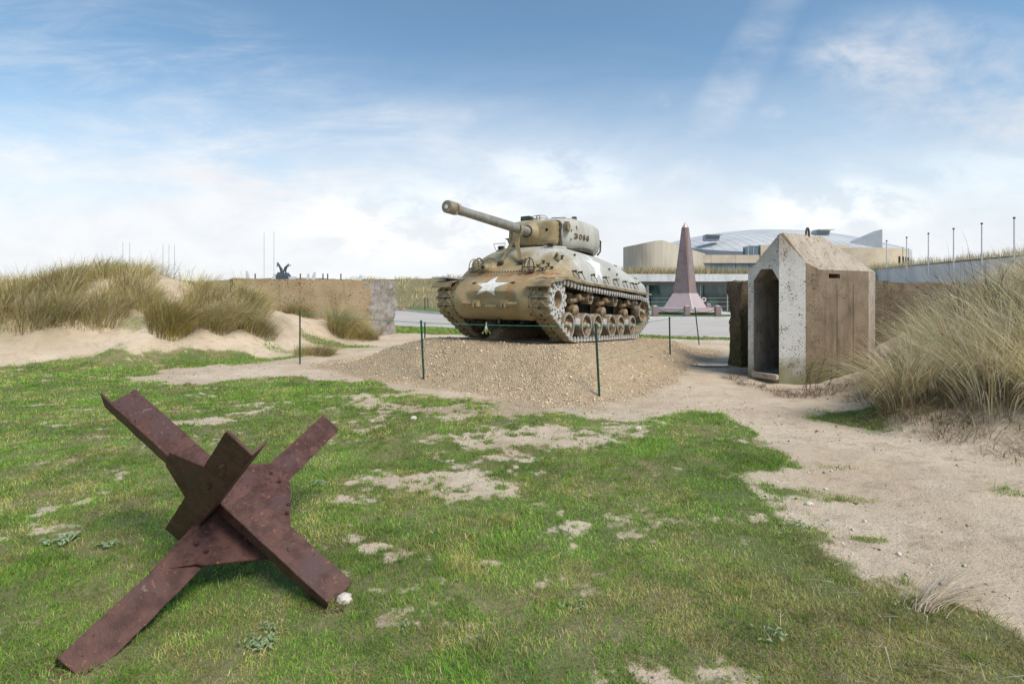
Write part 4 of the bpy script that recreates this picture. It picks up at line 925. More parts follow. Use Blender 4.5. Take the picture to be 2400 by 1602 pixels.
# ------------------------------------------------------------------ anti-tank hedgehog: three crossed steel angles and gusset plates
def hedgehog():
    root = empty('steel_hedgehog', (-1.57, 2.76, 0), label='rusty steel hedgehog of three crossed angle beams standing on the lawn', cat='tank obstacle')
    off = Vector((-1.57, 2.76, 0))
    def angle(a, b, A, B, wa, wb, th=.013):
        a = Vector(a)-off; b = Vector(b)-off; d = (b-a).normalized(); A = Vector(A); A = (A-d*A.dot(d)).normalized(); Bv = d.cross(A); 
        if Bv.dot(Vector(B)) < 0: Bv = -Bv
        n = 26; rg = []
        for i in range(n):
            p = a+(b-a)*i/(n-1); j = lambda k: Vector([RNG.normal(0, .0009) for _ in range(3)])
            rg.append([p+j(0), p+A*wa+j(1), p+A*wa+Bv*th+j(2), p+A*th+Bv*th, p+A*th+Bv*wb+j(3), p+Bv*wb+j(4)])
        o = MB().rings(rg).build('angle_beam', rust, root, bevel=.0025, smooth=30); return A, Bv, d
    # vertex line of each angle, the leg directions and their widths
    b1 = angle((-.965, 2.66, -.05), (-2.53, 3.18, .90), (.50, .734, .423), (.25, -.6, .74), .185, .135)
    b2 = angle((-1.90, 2.14, .085), (-1.43, 3.88, .69), (.7, 0, -.7), (-.47, .74, -.47), .165, .06)
    b3 = angle((-1.97, 3.08, .09), (-1.13, 2.23, .90), (-.74, -.04, .67), (.38, .8, .466), .155, .09)
    def plate(pts, nrm, name='gusset_plate', th=.012):
        n = Vector(nrm).normalized(); pts = [Vector(p)-off for p in pts]
        c = sum(pts, Vector())/len(pts); pts = [p-n*((p-c).dot(n)) for p in pts]
        return MB().prism(pts, n*th).build(name, rust, root, bevel=.002)
    n12 = Vector((-1.565, .52, .95)).cross(Vector((.47, 1.74, .605))); n12 = n12 if n12.y > 0 else -n12; sh = n12.normalized()
    q0 = Vector((-1.90, 2.14, .085))
    def hit(zx, zy, k=0.0, nn=sh):
        px, py = 120+zx*.4604, 880+zy*.4604; r = Vector(((px-1200)/F, 1, (HY-py)/F)); e = Vector((0, 0, EYE)); c0 = q0+sh*k
        return e+r*((c0-e).dot(nn)/r.dot(nn))
    g1 = plate([hit(a_, b_, -.016) for a_, b_ in ((905, 570), (970, 445), (1120, 445), (1218, 540), (1218, 800), (1130, 830), (1000, 760))], n12)
    left = [(-1.84, 2.747, .754), (-1.591, 2.631, .719), (-1.528, 2.681, .558), (-1.863, 2.933, .421), (-1.93, 2.849, .651)]
    g2 = plate(left, Vector((-1.3, .18, 1)).cross(Vector((.83, -.9, .87))))
    g3 = plate([hit(a_, b_, .016) for a_, b_ in ((500, 1000), (640, 850), (880, 590), (930, 590), (1040, 780), (1130, 925), (780, 962), (740, 955))], n12)
    # upper side plates joining the third beam
    
    # bolts
    def bolt(p, n): 
        n = Vector(n).normalized(); p = Vector(p)-off; MB().cyl(p-n*.02, p+n*.013, .013, n=6).cyl(p+n*.013, p+n*.022, .008, n=8).build('bolt', rust, root)
    for zx, zy, k in ((1120, 497, -.016), (1162, 540, -.016), (1208, 655, -.016), (740, 850, -.0), (790, 888, .0), (1200, 700, -.016)): bolt(hit(zx, zy, k), -sh)
    for q in (.62, .82):
        p = Vector((-1.97, 3.08, .09)).lerp(Vector((-1.13, 2.23, .90)), q)+b3[0]*.08; bolt(p-b3[1]*.0, -b3[1])
    return root
hedgehog()

# ------------------------------------------------------------------ concrete sentry box
def sentry():
    A, B, Cc, D, E_, Fv = (4.68, 10.15), (5.02, 9.62), (5.46, 9.52), (5.75, 9.57), (7.41, 10.64), (8.05, 11.35)
    ax = Vector((.84, .54, 0)).normalized(); G_ = (6.55, 11.9); Hh_ = (5.45, 11.0)
    root = empty('sentry_box', (6.1, 10.5, 0), label='small weathered concrete sentry box with a pitched roof and an open doorway', cat='sentry box'); off = Vector((6.1, 10.5, 0))
    def V(p, z): return Vector((p[0], p[1], z))-off
    zb = -.25
    def hull(vs, name, m, **k):
        bm = bmesh.new()
        for v_ in vs: bm.verts.new(v_)
        r_ = bmesh.ops.convex_hull(bm, input=bm.verts); bmesh.ops.delete(bm, geom=[g for g in r_['geom_interior'] if isinstance(g, bmesh.types.BMVert)], context='VERTS')
        bmesh.ops.dissolve_limit(bm, angle_limit=R(1.5), verts=bm.verts, edges=bm.edges)
        me = bpy.data.meshes.new(name); bm.to_mesh(me); bm.free(); me.materials.append(m); o = bpy.data.objects.new(name, me); C.objects.link(o); o.parent = root; return o
    top = [V(A, 2.045), V(B, 2.74), V((5.10, 9.63), 2.76), V(Cc, 2.20), V(D, 2.065), V(E_, 2.085), V(Fv, 2.10), V((6.32, 10.46), 2.80), V(G_, 2.08), V(Hh_, 2.06), V((6.25, 10.52), 2.80)]
    body = hull([V(p, zb) for p in (A, B, Cc, D, E_, Fv, G_, Hh_)]+top, 'shell', cbrown)
    # doorway: opening in the A-B face with a chamfered head, then a wider chamber
    uu = Vector((B[0]-A[0], B[1]-A[1], 0)); W_ = uu.length; uu.normalize(); vv = Vector((-uu.y, uu.x, 0)); vv = vv if vv.dot(ax) > 0 else -vv
    def cut(pts, d0, d1):
        mbx = MB(); ps = [V(A, 0)+uu*a_+Vector((0, 0, z))+vv*d0 for a_, z in pts]; mbx.prism(ps, vv*(d1-d0)); c = mbx.build('cutter', voidm); return c
    c1 = cut([(.115, .10), (.625, .10), (.625, 1.86), (.49, 2.09), (.27, 2.09), (.115, 1.87)], -.3, .58)
    c2 = cut([(.115, .10), (.84, .10), (.84, 1.9), (.115, 1.9)], .56, 1.25)
    c3 = MB(); q = Vector((D[0], D[1], 0)).lerp(Vector((E_[0], E_[1], 0)), .17)-off; q2 = Vector((D[0], D[1], 0)).lerp(Vector((E_[0], E_[1], 0)), .39)-off
    dd = (q2-q).normalized(); nn = Vector((dd.y, -dd.x, 0)); c3.box(((q+q2)/2+Vector((0, 0, 1.955))), ((q2-q).length, .5, .085), rz=math.atan2(dd.y, dd.x)); c3 = c3.build('cutter', voidm)
    for c in (c1, c2, c3):
        c.parent = root
        md = body.modifiers.new('b', 'BOOLEAN'); md.object = c; md.solver = 'EXACT'; md.operation = 'DIFFERENCE'
    bpy.context.view_layer.update(); bake(body)
    for c in (c1, c2, c3): bpy.data.objects.remove(c)
    me = body.data; me.materials.clear()
    for m in (cbrown, cwhite, croof, cinside): me.materials.append(m)
    fn = Vector((B[0]-A[0], B[1]-A[1], 0)).cross(Vector((0, 0, 1))).normalized()
    for p in me.polygons:
        n_, c_ = p.normal, p.center+off
        front = abs((c_-Vector((A[0], A[1], 0))).dot(vv)) < .02
        wf = Vector((Cc[1]-B[1], -(Cc[0]-B[0]), 0)).normalized()
        chc = Vector((A[0], A[1], 0))+uu*.42+vv*.85+Vector((0, 0, 1.0))
        ins = n_.dot(chc-c_) > 0 and (c_-Vector((A[0], A[1], 0))).dot(vv) > .02 and .05 < (c_-Vector((A[0], A[1], 0))).dot(uu) < 1.06 and (c_-Vector((A[0], A[1], 0))).dot(vv) < 1.27 and c_.z < 2.12 and c_.z > 0
        if n_.z > .3 and c_.z > 2.0: p.material_index = 2
        elif ins: p.material_index = 3
        elif n_.dot(wf) > .985 and n_.z < .2: p.material_index = 1
        elif front: p.material_index = 1 if c_.z < 1.9 or n_.z > .1 else 2
        elif n_.x > .6 and n_.y < -.2 and c_.x > 7.4: p.material_index = 2
        else: p.material_index = 0
    md = body.modifiers.new('bv', 'BEVEL'); md.width = .018; md.segments = 2; md.limit_method = 'ANGLE'; md.angle_limit = R(20); bpy.context.view_layer.update(); bake(body)
    # board-formed ribs on the side face
    for k, f_ in enumerate((.33, .66)):
        p0 = Vector((D[0], D[1], 0)).lerp(Vector((E_[0], E_[1], 0)), f_)-off+nn*.004; MB().box(p0+Vector((0, 0, .88)), (.008, .010, 1.85), rz=math.atan2(dd.y, dd.x)).build('board_mark', cbrown, root)
    st = MB(); o_ = V(A, 0); st.prism([o_+uu*.13-vv*.10+Vector((0, 0, .0)), o_+uu*.66-vv*.16, o_+uu*.60+vv*.12, o_+uu*.13+vv*.12], (0, 0, .10)); st.build('door_step', croof, root, bevel=.015)
    lp = Vector((5.83, 10.10, 2.77))-off; dirx = Vector((.84, .54, 0)).normalized()
    MB().tube([lp+dirx*.055*math.cos(t)*1.0+Vector((0, 0, .13*math.sin(t)+.01 if math.sin(t) > 0 else -.06)) for t in np.linspace(0, math.pi, 12)], .019).build('lifting_loop', rust, root, smooth=60)
    return root
sentry()

# ------------------------------------------------------------------ concrete walls
def rough_block(name, pts, thick, z0, z1, m, seed, rough=.05, endrough=(0, 0), skew=0.0, **k):
    """wall along pts (x,y) with an uneven broken surface"""
    (x0, y0), (x1, y1) = pts; d = Vector((x1-x0, y1-y0, 0)); L = d.length; d.normalize(); n = Vector((-d.y, d.x, 0))
    nu = max(4, int(L/.07)); nv = int((z1-z0)/.07); nt_ = max(3, int(thick/.08)); mb = MB(); vs = {}; V_ = []
    def vid(i, j, k2):
        key = (i, j, k2)
        if key not in vs:
            u_, v_, w_ = i/nu, j/nt_, k2/nv; px_ = u_*(L+skew*v_); pz = z0+(z1-z0)*w_
            def r3(a, b, s_): return fbm(np.array([a]), np.array([b]), s_, 4, .6)[0]-.5
            e = max(endrough[0]*sstep(.25/L*2, 0, u_), endrough[1]*sstep(1-.3/L, 1, u_))
            px_ += (r3(pz*2.6, v_*thick*2.6, seed)*1.0*e) + (-e*.12 if False else 0)
            side = r3(px_*1.6, pz*1.6, seed+3)*rough+r3(px_*5, pz*5, seed+4)*rough*.5+e*r3(px_*3, pz*3, seed+9)*.5
            zz = pz+(r3(px_*1.5, v_*2, seed+5)*rough*1.6 + r3(px_*6, v_*6, seed+6)*rough*.8)*(w_ > .95)
            p = Vector((x0, y0, 0))+d*px_+n*(v_*thick+(side if v_ < .5 else -side)); vs[key] = len(V_); V_.append((p.x, p.y, zz))
        return vs[key]
    fs = []
    for i in range(nu):
        for k2 in range(nv): fs.append((vid(i, 0, k2), vid(i+1, 0, k2), vid(i+1, 0, k2+1), vid(i, 0, k2+1))); fs.append((vid(i+1, nt_, k2), vid(i, nt_, k2), vid(i, nt_, k2+1), vid(i+1, nt_, k2+1)))
        for j in range(nt_): fs.append((vid(i, j, nv), vid(i+1, j, nv), vid(i+1, j+1, nv), vid(i, j+1, nv)))
    for j in range(nt_):
        for k2 in range(nv): fs.append((vid(nu, j, k2), vid(nu, j+1, k2), vid(nu, j+1, k2+1), vid(nu, j, k2+1))); fs.append((vid(0, j+1, k2), vid(0, j, k2), vid(0, j, k2+1), vid(0, j+1, k2+1)))
    mb.v = V_; mb.f = fs; return mb.build(name, m, smooth=50, **k)
wl = rough_block('concrete_wall', ((-9.1, 16.7), (-5.25, 19.25)), 1.1, -.4, 2.13, cwall, 101, .03, (0, .42), skew=1.35, label='ochre concrete wall with a broken white rubble end in the left dune', cat='wall')
wl.data.materials.append(crough)
for p in wl.data.polygons:
    if (p.center.x > -5.9 and p.normal.x > .62 and p.normal.y > -.75) or p.center.x > -5.30: p.material_index = 1
rough_block('concrete_wall', ((5.10, 11.40), (12.5, 13.6)), .40, -.4, 1.90, cdark, 131, .10, (.22, .1), label='dark crumbling concrete wall standing behind the sentry box', cat='wall')
# long grey retaining wall running towards the viewer at the right
rw = MB(); rw.prism([(31.5, 46, -.5), (31.5, 46, 3.72), (31.0, 30.0, 3.95), (30.2, 22, 4.0), (30.2, 22, -.5), (31.0, 30, -.5)], (.5, 0, 0))
rwo = rw.build('retaining_wall', pm('pale_wall_concrete', (.56, .555, .54), (.66, .655, .64), 1.2, .85, c3=(.60, .59, .57), s3=.6, stretch=(1, 1, .3)), label='long pale grey retaining wall below the grassy ridge behind the flagpoles', cat='retaining wall')
cp = MB(); cp.prism([(31.4, 46.1, 3.72), (31.4, 46.1, 3.81), (30.9, 30.0, 4.04), (30.1, 22, 4.09), (30.1, 22, 4.0), (30.9, 30, 3.95)], (.7, 0, 0)); cp.build('coping', wedge_m, rwo)

# ------------------------------------------------------------------ obelisk
def obelisk():
    X0, Y0 = 13.53, 40.0; root = empty('obelisk', (X0, Y0, .10), rz=0, label='tall red granite obelisk on a flared base in front of the museum', cat='obelisk')
    def sq(h, ch, z, rot=45):  # chamfered square ring with corners on the axes
        r_ = []
        for k in range(4):
            a = R(rot+90*k-45); d = Vector((math.cos(a), math.sin(a), 0)); t = Vector((-d.y, d.x, 0)); r_ += [d*(h-ch)-t*ch+Vector((0, 0, z)), d*(h-ch)+t*ch+Vector((0, 0, z))]
        return r_
    MB().rings([sq(3.2, .9, .02), sq(3.2, .9, .18)]).build('base_void', soffit, root)
    MB().rings([sq(3.5, .95, .18), sq(3.4, .9, .47), sq(2.2, .3, .50)]).build('plinth', granl, root)
    MB().rings([sq(1.72, .02, .47), sq(.98, .02, 1.60)]).build('flared_base', granl, root)
    sh = MB().rings([sq(.93, .01, 1.60), sq(.34, .10, 6.72)]).build('shaft', granite, root)
    # darker vertical joint wedge on the four corners
    for k in range(4):
        a = R(90*k); d = Vector((math.cos(a), math.sin(a), 0)); t = Vector((-d.y, d.x, 0))
        MB().add([d*.925-t*.02+Vector((0, 0, 1.62)), d*.925+t*.02+Vector((0, 0, 1.62)), d*.252+t*.105+Vector((0, 0, 6.70)), d*.252-t*.105+Vector((0, 0, 6.70))], [(0, 1, 2, 3)]).build('wedge_stripe', granw, sh)
    MB().rings([sq(.34, .10, 6.72), sq(.01, .0, 7.15)]).build('tip', granl, root)
    jn = MB()
    for z in (3.4, 4.9):
        h = .93-(z-1.6)/5.12*.59+.004; c = .01+(z-1.6)/5.12*.09; jn.rings([sq(h, c, z), sq(h, c, z+.025)])
    jn.build('joint', granw, sh)
obelisk()
bl = []
for px, lab in ((1535, 'leftmost granite bollard of the chain round the obelisk'), (1610, 'granite bollard in front of the middle of the obelisk base'), (1682, 'granite bollard right of the obelisk, on the near side of its chain'), (1660, 'half hidden granite bollard behind the right end of the obelisk base'), (1752, 'granite bollard right of the obelisk at the end of the chain, beside the dark wall')):
    Y = 35.6 if px != 1660 else 43.5; x = (px-1200)/F*Y
    b = MB(); b.box((0, 0, .34), (.36, .36, .68)); o = b.build('granite_bollard', granite, bevel=.01, loc=(x, Y, .1), label=lab, cat='bollard', group='granite bollards round the obelisk')
    MB().rings([[(-.18, -.18, .68), (.18, -.18, .68), (.18, .18, .68), (-.18, .18, .68)], [(-.04, -.04, .76), (.04, -.04, .76), (.04, .04, .76), (-.04, .04, .76)]]).build('cap', granl, o)
    if px != 1660: bl.append(Vector((x, Y, .1)))
for k, (a, b_) in enumerate(zip(bl, bl[1:])):
    pts = [a.lerp(b_, t)+Vector((0, 0, .60-.34*(1-(2*t-1)**2))) for t in np.linspace(0, 1, 14)]
    MB().tube(pts, .022, 5).build('chain', darkm, label=('chain hanging left of the middle bollard before the obelisk', 'chain hanging right of the middle bollard before the obelisk', 'chain hanging from the right bollard towards the dark wall')[k], cat='chain', group='chains round the obelisk')

# ------------------------------------------------------------------ museum
def museum():
    root = empty('museum', (20, 46, 0), label='low beige and grey museum with a curved metal roof and glazed ground floor', cat='building'); off = Vector((20, 46, 0))
    def bx(name, x0, x1, y0, y1, z0, z1, m, par=root, **k): return MB().box((((x0+x1)/2), (y0+y1)/2, (z0+z1)/2)-np.array([20, 46, 0]), (x1-x0, y1-y0, z1-z0)).build(name, m, par, **k)
    # ground floor: grey fascia, soffit, glazing, mullions
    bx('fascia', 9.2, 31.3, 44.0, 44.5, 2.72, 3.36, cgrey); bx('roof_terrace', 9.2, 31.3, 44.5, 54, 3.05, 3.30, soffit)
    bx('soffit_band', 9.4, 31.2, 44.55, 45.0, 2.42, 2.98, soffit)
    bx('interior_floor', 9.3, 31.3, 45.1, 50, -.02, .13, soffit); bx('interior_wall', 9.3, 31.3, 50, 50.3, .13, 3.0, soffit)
    for k, x in enumerate(np.arange(9.8, 29.5, 2.35)):
        pn = bx('glass_panel', x+.04, x+2.31, 44.98, 45.02, .16, 2.42, glassm); 
        fr = MB()
        for z in (.95, 1.30, .55): fr.box((x+1.17-20, 44.96-46, z), (2.27, .02, .025))
        fr.build('glazing_bars', mull, pn)
    for x in (11.75, 20.9, 25.6): bx('column', x, x+.22, 44.75, 44.95, .12, 2.42, mull)
    for x in (14.2, 16.55, 18.9, 23.25): bx('mullion', x-.03, x+.03, 44.93, 44.99, .12, 2.42, mull)
    bx('green_wall', 18.2, 19.6, 46.4, 46.6, .13, 2.6, pm('green_panel', (.06, .20, .15), (.09, .26, .20), 2, .6))
    bx('tan_wall', 10.6, 12.6, 47.4, 47.6, .9, 2.3, pm('tan_panel', (.34, .27, .16), (.42, .34, .22), 2, .7))  # tan wall panel behind the glazing
    MB().lathe([(.10, 0), (.20, 0), (.20, .01), (.10, .01)], (16.85-20, 44.94-46, 1.17), (0, -1, 0), 20, caps=False).build('round_emblem', starm, root)
    MB().box((11.05-20, 44.93-46, 1.85), (.12, .02, .62)).build('notice_strip', starm, root)
    # clerestory and beige fascia
    for k in range(7):
        x0 = 15.6+k*1.42; bx('clerestory_window', x0+.02, x0+1.40, 51.95, 52.05, 3.3, 4.78, skyglass)
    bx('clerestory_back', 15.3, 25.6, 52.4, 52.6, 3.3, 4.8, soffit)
    for k in range(4):
        x0 = 15.2+k*2.46; bx('beige_fascia', x0, x0+2.44, 51.7, 52.4, 4.78, 5.60, cbeige)
    bx('beige_block', 25.06, 34, 51.6, 53.4, 3.3, 6.6, cbeige)
    gb = bx('glass_lantern', 23.9, 24.95, 51.8, 53, 5.62, 6.5, skyglass); MB().box((24.42-20, 51.78-46, 6.06), (.05, .03, .88)).box((24.42-20, 51.78-46, 6.52), (1.1, .05, .05)).box((23.9-20, 51.78-46, 6.06), (.05, .04, .88)).build('lantern_frame', mull, gb)
    # stained drum at the left with its falling parapet
    dm = MB(); cx, cy = 14.0, 51.5; n = 18; ring = []
    for k in range(n+1):
        a = R(262-k*(262-130)/n); ring.append((cx+2.75*math.cos(a), cy+2.75*math.sin(a)))
    pts = [(14.35, 48.75)]+[(x, y) for x, y in ring if x < 14.3]; pts = sorted(pts, key=lambda p: -p[0]) if False else pts
    tops = []
    for x, y in pts: tops.append(6.35+.42*sstep(11.3, 14.3, x))
    poly = [(x, y) for x, y in pts]+[(20.2, 54.0), (19.6, 51.9)]; tz = tops+[5.70, 5.72]
    vb = [(x-20, y-46, 3.0) for x, y in poly]; vt = [(x-20, y-46, z) for (x, y), z in zip(poly, tz)]; m_ = len(poly)
    dm.add(vb+vt, [(i, (i+1) % m_, m_+(i+1) % m_, m_+i) for i in range(m_)]+[tuple(range(m_, 2*m_))]); dm.build('stained_drum', cdrum, root)
    # big curved roof: a tilted lens
    rf = MB(); cx, cy, rx, ry = 33.2, 64.0, 13.3, 13.2; rg = []
    for q in np.linspace(1, .02, 14):
        row = []
        for k in range(72):
            a = 2*math.pi*k/72; x = cx+rx*q*math.cos(a); y = cy+ry*q*math.sin(a)
            row.append((x-20, y-46, 5.5+(y-50)*.155+2.05*(1-q*q)+.0))
        rg.append(row)
    rg = [[(x, y, z-1.2) for x, y, z in rg[0]]]+rg
    ro = rf.rings(rg).build('metal_roof', zinc, root, smooth=35)
    for (px0, px1, zt) in ((1650, 1684, 8.35), (1907, 1940, 8.9)):
        Y = 58.5; x0 = (px0-1200)/F*Y; x1 = (px1-1200)/F*Y
        sk_ = MB().box(((x0+x1)/2-20, Y-46, zt-.35), (x1-x0, .9, .55)).build('skylight', wedge_m, ro); MB().box(((x0+x1)/2-20, Y-.5-46, zt-.02), (x1-x0+.1, 1.4, .08)).build('skylight_lid', zinc, sk_)
        MB().box(((x0+x1)/2-20, Y-.47-46, zt-.33), (x1-x0-.2, .03, .30)).build('skylight_pane', skyglass, sk_)
    se = MB()
    for k in range(30):
        x = cx-12.6+k*.87; y0 = cy-ry*math.sqrt(max(0, 1-((x-cx)/rx)**2)); pr = []
        for y in np.linspace(y0+.05, cy, 10):
            q2 = ((x-cx)/rx)**2+((y-cy)/ry)**2; pr.append((x-20, y-46, 5.5+(y-50)*.155+2.05*(1-q2)+.012))
        se.tube(pr, .010, 4)
    se.build('standing_seams', zinc, ro)
    wd = MB(); a_ = P(1960, 582, 55); b_ = P(2068, 537, 53); c_ = P(2068, 590, 53); d_ = P(1960, 590, 55)
    wd.prism([Vector(p)-off for p in (a_, b_, c_, d_)], (.3, 1.6, 0)); wd.build('grey_fin', wedge_m, root)
    # right drum with its row of slots
    rd = MB(); cx, cy, r_ = 33.6, 56.6, 8.1; n = 60; lo = []; hi = []
    for k in range(n): a = 2*math.pi*k/n; lo.append((cx+r_*math.cos(a)-20, cy+r_*math.sin(a)-46, 2.5)); hi.append((cx+r_*math.cos(a)-20, cy+r_*math.sin(a)-46, 6.05))
    rdo = rd.rings([lo, hi]).build('beige_drum', cbeige, root, smooth=30)
    for k in range(12):
        a = R(-62+k*5.4); p = Vector((cx+(r_+.01)*math.cos(a)-20, cy+(r_+.01)*math.sin(a)-46, 4.95)); MB().box(p, (.06, .26, .66), rz=a).build('slot_window', voidm, rdo)
    for a in (R(-75), R(-57), R(-39)): MB().box((cx+(r_+.005)*math.cos(a)-20, cy+(r_+.005)*math.sin(a)-46, 4.5), (.03, .04, 3.5), rz=a).build('panel_joint', soffit, rdo)
museum()
def grassband(name, pts, n, h, wth, lab=None, pal=OLIVE, pw=OW, z=None, wind=(.2, 0)):
    x = []; y = []; zz = []
    for (a, b_) in zip(pts, pts[1:]):
        m_ = int(n*math.dist(a[:2], b_[:2])); t = RNG.uniform(0, 1, m_); x.append(a[0]+(b_[0]-a[0])*t+RNG.normal(0, wth, m_)*.3); y.append(a[1]+(b_[1]-a[1])*t+np.abs(RNG.normal(0, wth, m_))); zz.append(a[2]+(b_[2]-a[2])*t)
    x, y, zz = map(np.concatenate, (x, y, zz)); k = len(x); th = RNG.normal(0, 1, k)
    hh = h*RNG.uniform(.35, 1.1, k)*(.6+.8*fbm(x*.9, y*.9, 95, 3))
    col = palette(k, pal, pw)
    return ribbons(name, strawm, np.stack([x, y, zz], 1), np.sign(th)+wind[0], th*0, hh, np.full(k, .035), np.clip(np.abs(th)*.3, .02, .8), col, seg=3, kind='stuff')
BUFF = [(.50, .40, .22), (.58, .49, .30), (.38, .32, .14), (.28, .24, .11)]; BW = [.35, .25, .25, .15]
grassband('roof_grass', [(9.2, 44.6, 3.3), (31.3, 44.6, 3.3)], 210, .95, .9, pal=BUFF, pw=BW)
grassband('ridge_grass', [(32.2, 46, 3.5), (31.7, 30, 3.7), (31.2, 22, 3.8)], 190, .95, 1.3, pal=BUFF, pw=BW)
rd_ = MB(); rd_.add([(32.0, 47, 3.6), (31.3, 30, 3.75), (30.6, 22, 3.8), (44, 22, 4.6), (50, 40, 4.9), (56, 60, 4.6)], [(0, 1, 2, 3, 4, 5)]); rd_.build('grass_ridge', pm('dry_grass_soil', (.30, .25, .13), (.42, .35, .20), 2, .95), kind='structure')
# planter lip of the museum terrace is the fascia; flagpoles in front of the retaining wall
for k, (px, py, Y, lab) in enumerate([(2078, 566, 42.6, 'flagpole nearest the museum, farthest of the row'), (2125, 558, 40, 'second bare flagpole from the museum'), (2176, 549, 37.4, 'third bare flagpole from the museum'), (2235, 538, 34.7, 'fourth bare flagpole from the museum, left one above the grass bank'), (2301, 526, 32.2, 'fifth bare flagpole from the museum, right one above the grass bank'), (2377, 513, 29.8, 'tallest looking bare flagpole, nearest the right edge')]):
    x, _, zt = P(px, py, Y); o = MB().cyl((0, 0, 0), (0, 0, zt), .042, .034, 10).build('flagpole', polem, smooth=40, loc=(x, Y, 0), label=lab, cat='flagpole', group='flagpoles before the retaining wall')
    MB().lathe([(.03, 0), (.065, .03), (.065, .09), (.02, .12)], (0, 0, zt), (0, 0, 1), 10).build('finial', darkm, o)
for (px, py, Y, r_, lab) in [(619, 545, 60, .045, 'left one of the two tall thin poles left of the bronze statue'), (642, 543, 60, .045, 'right one of the two tall thin poles, just left of the bronze statue'), (288, 568, 85, .05, 'faint thin pole above the left dune, leftmost of a pair'), (304, 568, 85, .05, 'faint thin pole above the left dune, right one of the left pair'), (382, 573, 85, .05, 'faint thin pole above the left dune, leftmost of three'), (396, 573, 85, .05, 'faint thin pole above the left dune, middle of three'), (409, 573, 85, .05, 'faint thin pole above the left dune, rightmost of three')]:
    x, _, zt = P(px, py, Y); zb = float(H(np.array([x]), np.array([Y]))[0])-.3; MB().cyl((0, 0, 0), (0, 0, zt-zb), r_*1.2, r_*.8, 8).build('thin_pole', polem, smooth=40, loc=(x, Y, zb), label=lab, cat='pole', group='thin poles beyond the left dune')

# ------------------------------------------------------------------ fence of posts and cords round the mound
FP = [(703, 853, 703, 732, 'leftmost green fence post, on the sandy path before the dune'), (994, 882, 987, 748, 'green fence post on the left front slope of the gravel mound'), (1406, 928, 1396, 762, 'nearest green fence post, at the front right foot of the gravel mound'), (1571, 832, 1569, 745, 'upright green fence post right of the tank on the mound edge'), (1640, 808, 1629, 722, 'leaning green fence post farthest right, at the back of the mound')]
tops = []
for bx_, by_, tx_, ty_, lab in FP:
    Y = 1.04*F/(by_-ty_)
    for _ in range(12):                                  # find where the ray to the foot meets the ground
        X = (bx_-1200)/F*Y; z = float(H(np.array([X]), np.array([Y]))[0]); Y = .5*Y+.5*(EYE-z)*F/(by_-HY)
    X = (bx_-1200)/F*Y; z = float(H(np.array([X]), np.array([Y]))[0]); hgt = (by_-ty_)/F*Y; lean = (tx_-bx_)/F*Y
    b = MB(); t0 = Vector((0, 0, -.15)); t1 = Vector((lean, 0, hgt)); b.cyl(t0, t1, .017, .017, 8); d = (t1-t0).normalized()
    for k in range(22): q = t0.lerp(t1, .2+k*.037); b.cyl(q, q+d*.012, .021, .021, 8)
    o = b.build('fence_post', greenp, smooth=40, loc=(X, Y, z), label=lab, cat='fence post', group='green posts round the mound'); o.visible_shadow = True
    MB().lathe([(.017, 0), (.024, .005), (.024, .02), (.004, .03)], t1, d, 8).build('post_cap', greenp, o)
    tops.append((Vector((X, Y, z)), t1, hgt))
def cord(a, b, sag, lab, n=18, r=.005):
    pts = [a.lerp(b, t)-Vector((0, 0, sag*4*t*(1-t))) for t in np.linspace(0, 1, n)]
    MB().tube(pts, r, 5).build('boundary_rope', ropem, label=lab, cat='cord', group='green cords between the fence posts')
def tp_(k, f=.985): return tops[k][0]+tops[k][1]*f
far_l = Vector((-2.9, 14.2, 1.25)); far_r = tp_(4)
cord(tp_(0), tp_(1), .02, 'top green cord from the leftmost post to the one on the mound'); cord(tp_(1), tp_(2), .015, 'top green cord crossing in front of the tank tracks'); cord(tp_(2), tp_(3), .03, 'top green cord running back along the right side of the tank'); cord(tp_(3), tp_(4), .02, 'short top green cord between the two posts right of the tank')
cord(tp_(0, .55), tp_(1, .5), .04, 'lower faint green cord from the leftmost post to the mound', r=.003); cord(tp_(0), far_l, .03, 'faint green cord running back from the leftmost post past the ochre wall', r=.003)
cord(tp_(2, .5), tp_(3, .42), .05, 'lower green cord low over the mound right of the nearest post', r=.0035); cord(tp_(3, .42), tp_(4, .5), .03, 'lower short green cord between the two posts right of the tank', r=.003)
o = MB().cyl((0, 0, -.1), (0, 0, .42), .016, n=8).build('fence_post', greenp, loc=(-2.0, 11.75, .55), label='short dark post stub beside the far track of the tank', cat='fence post', group='green posts round the mound')

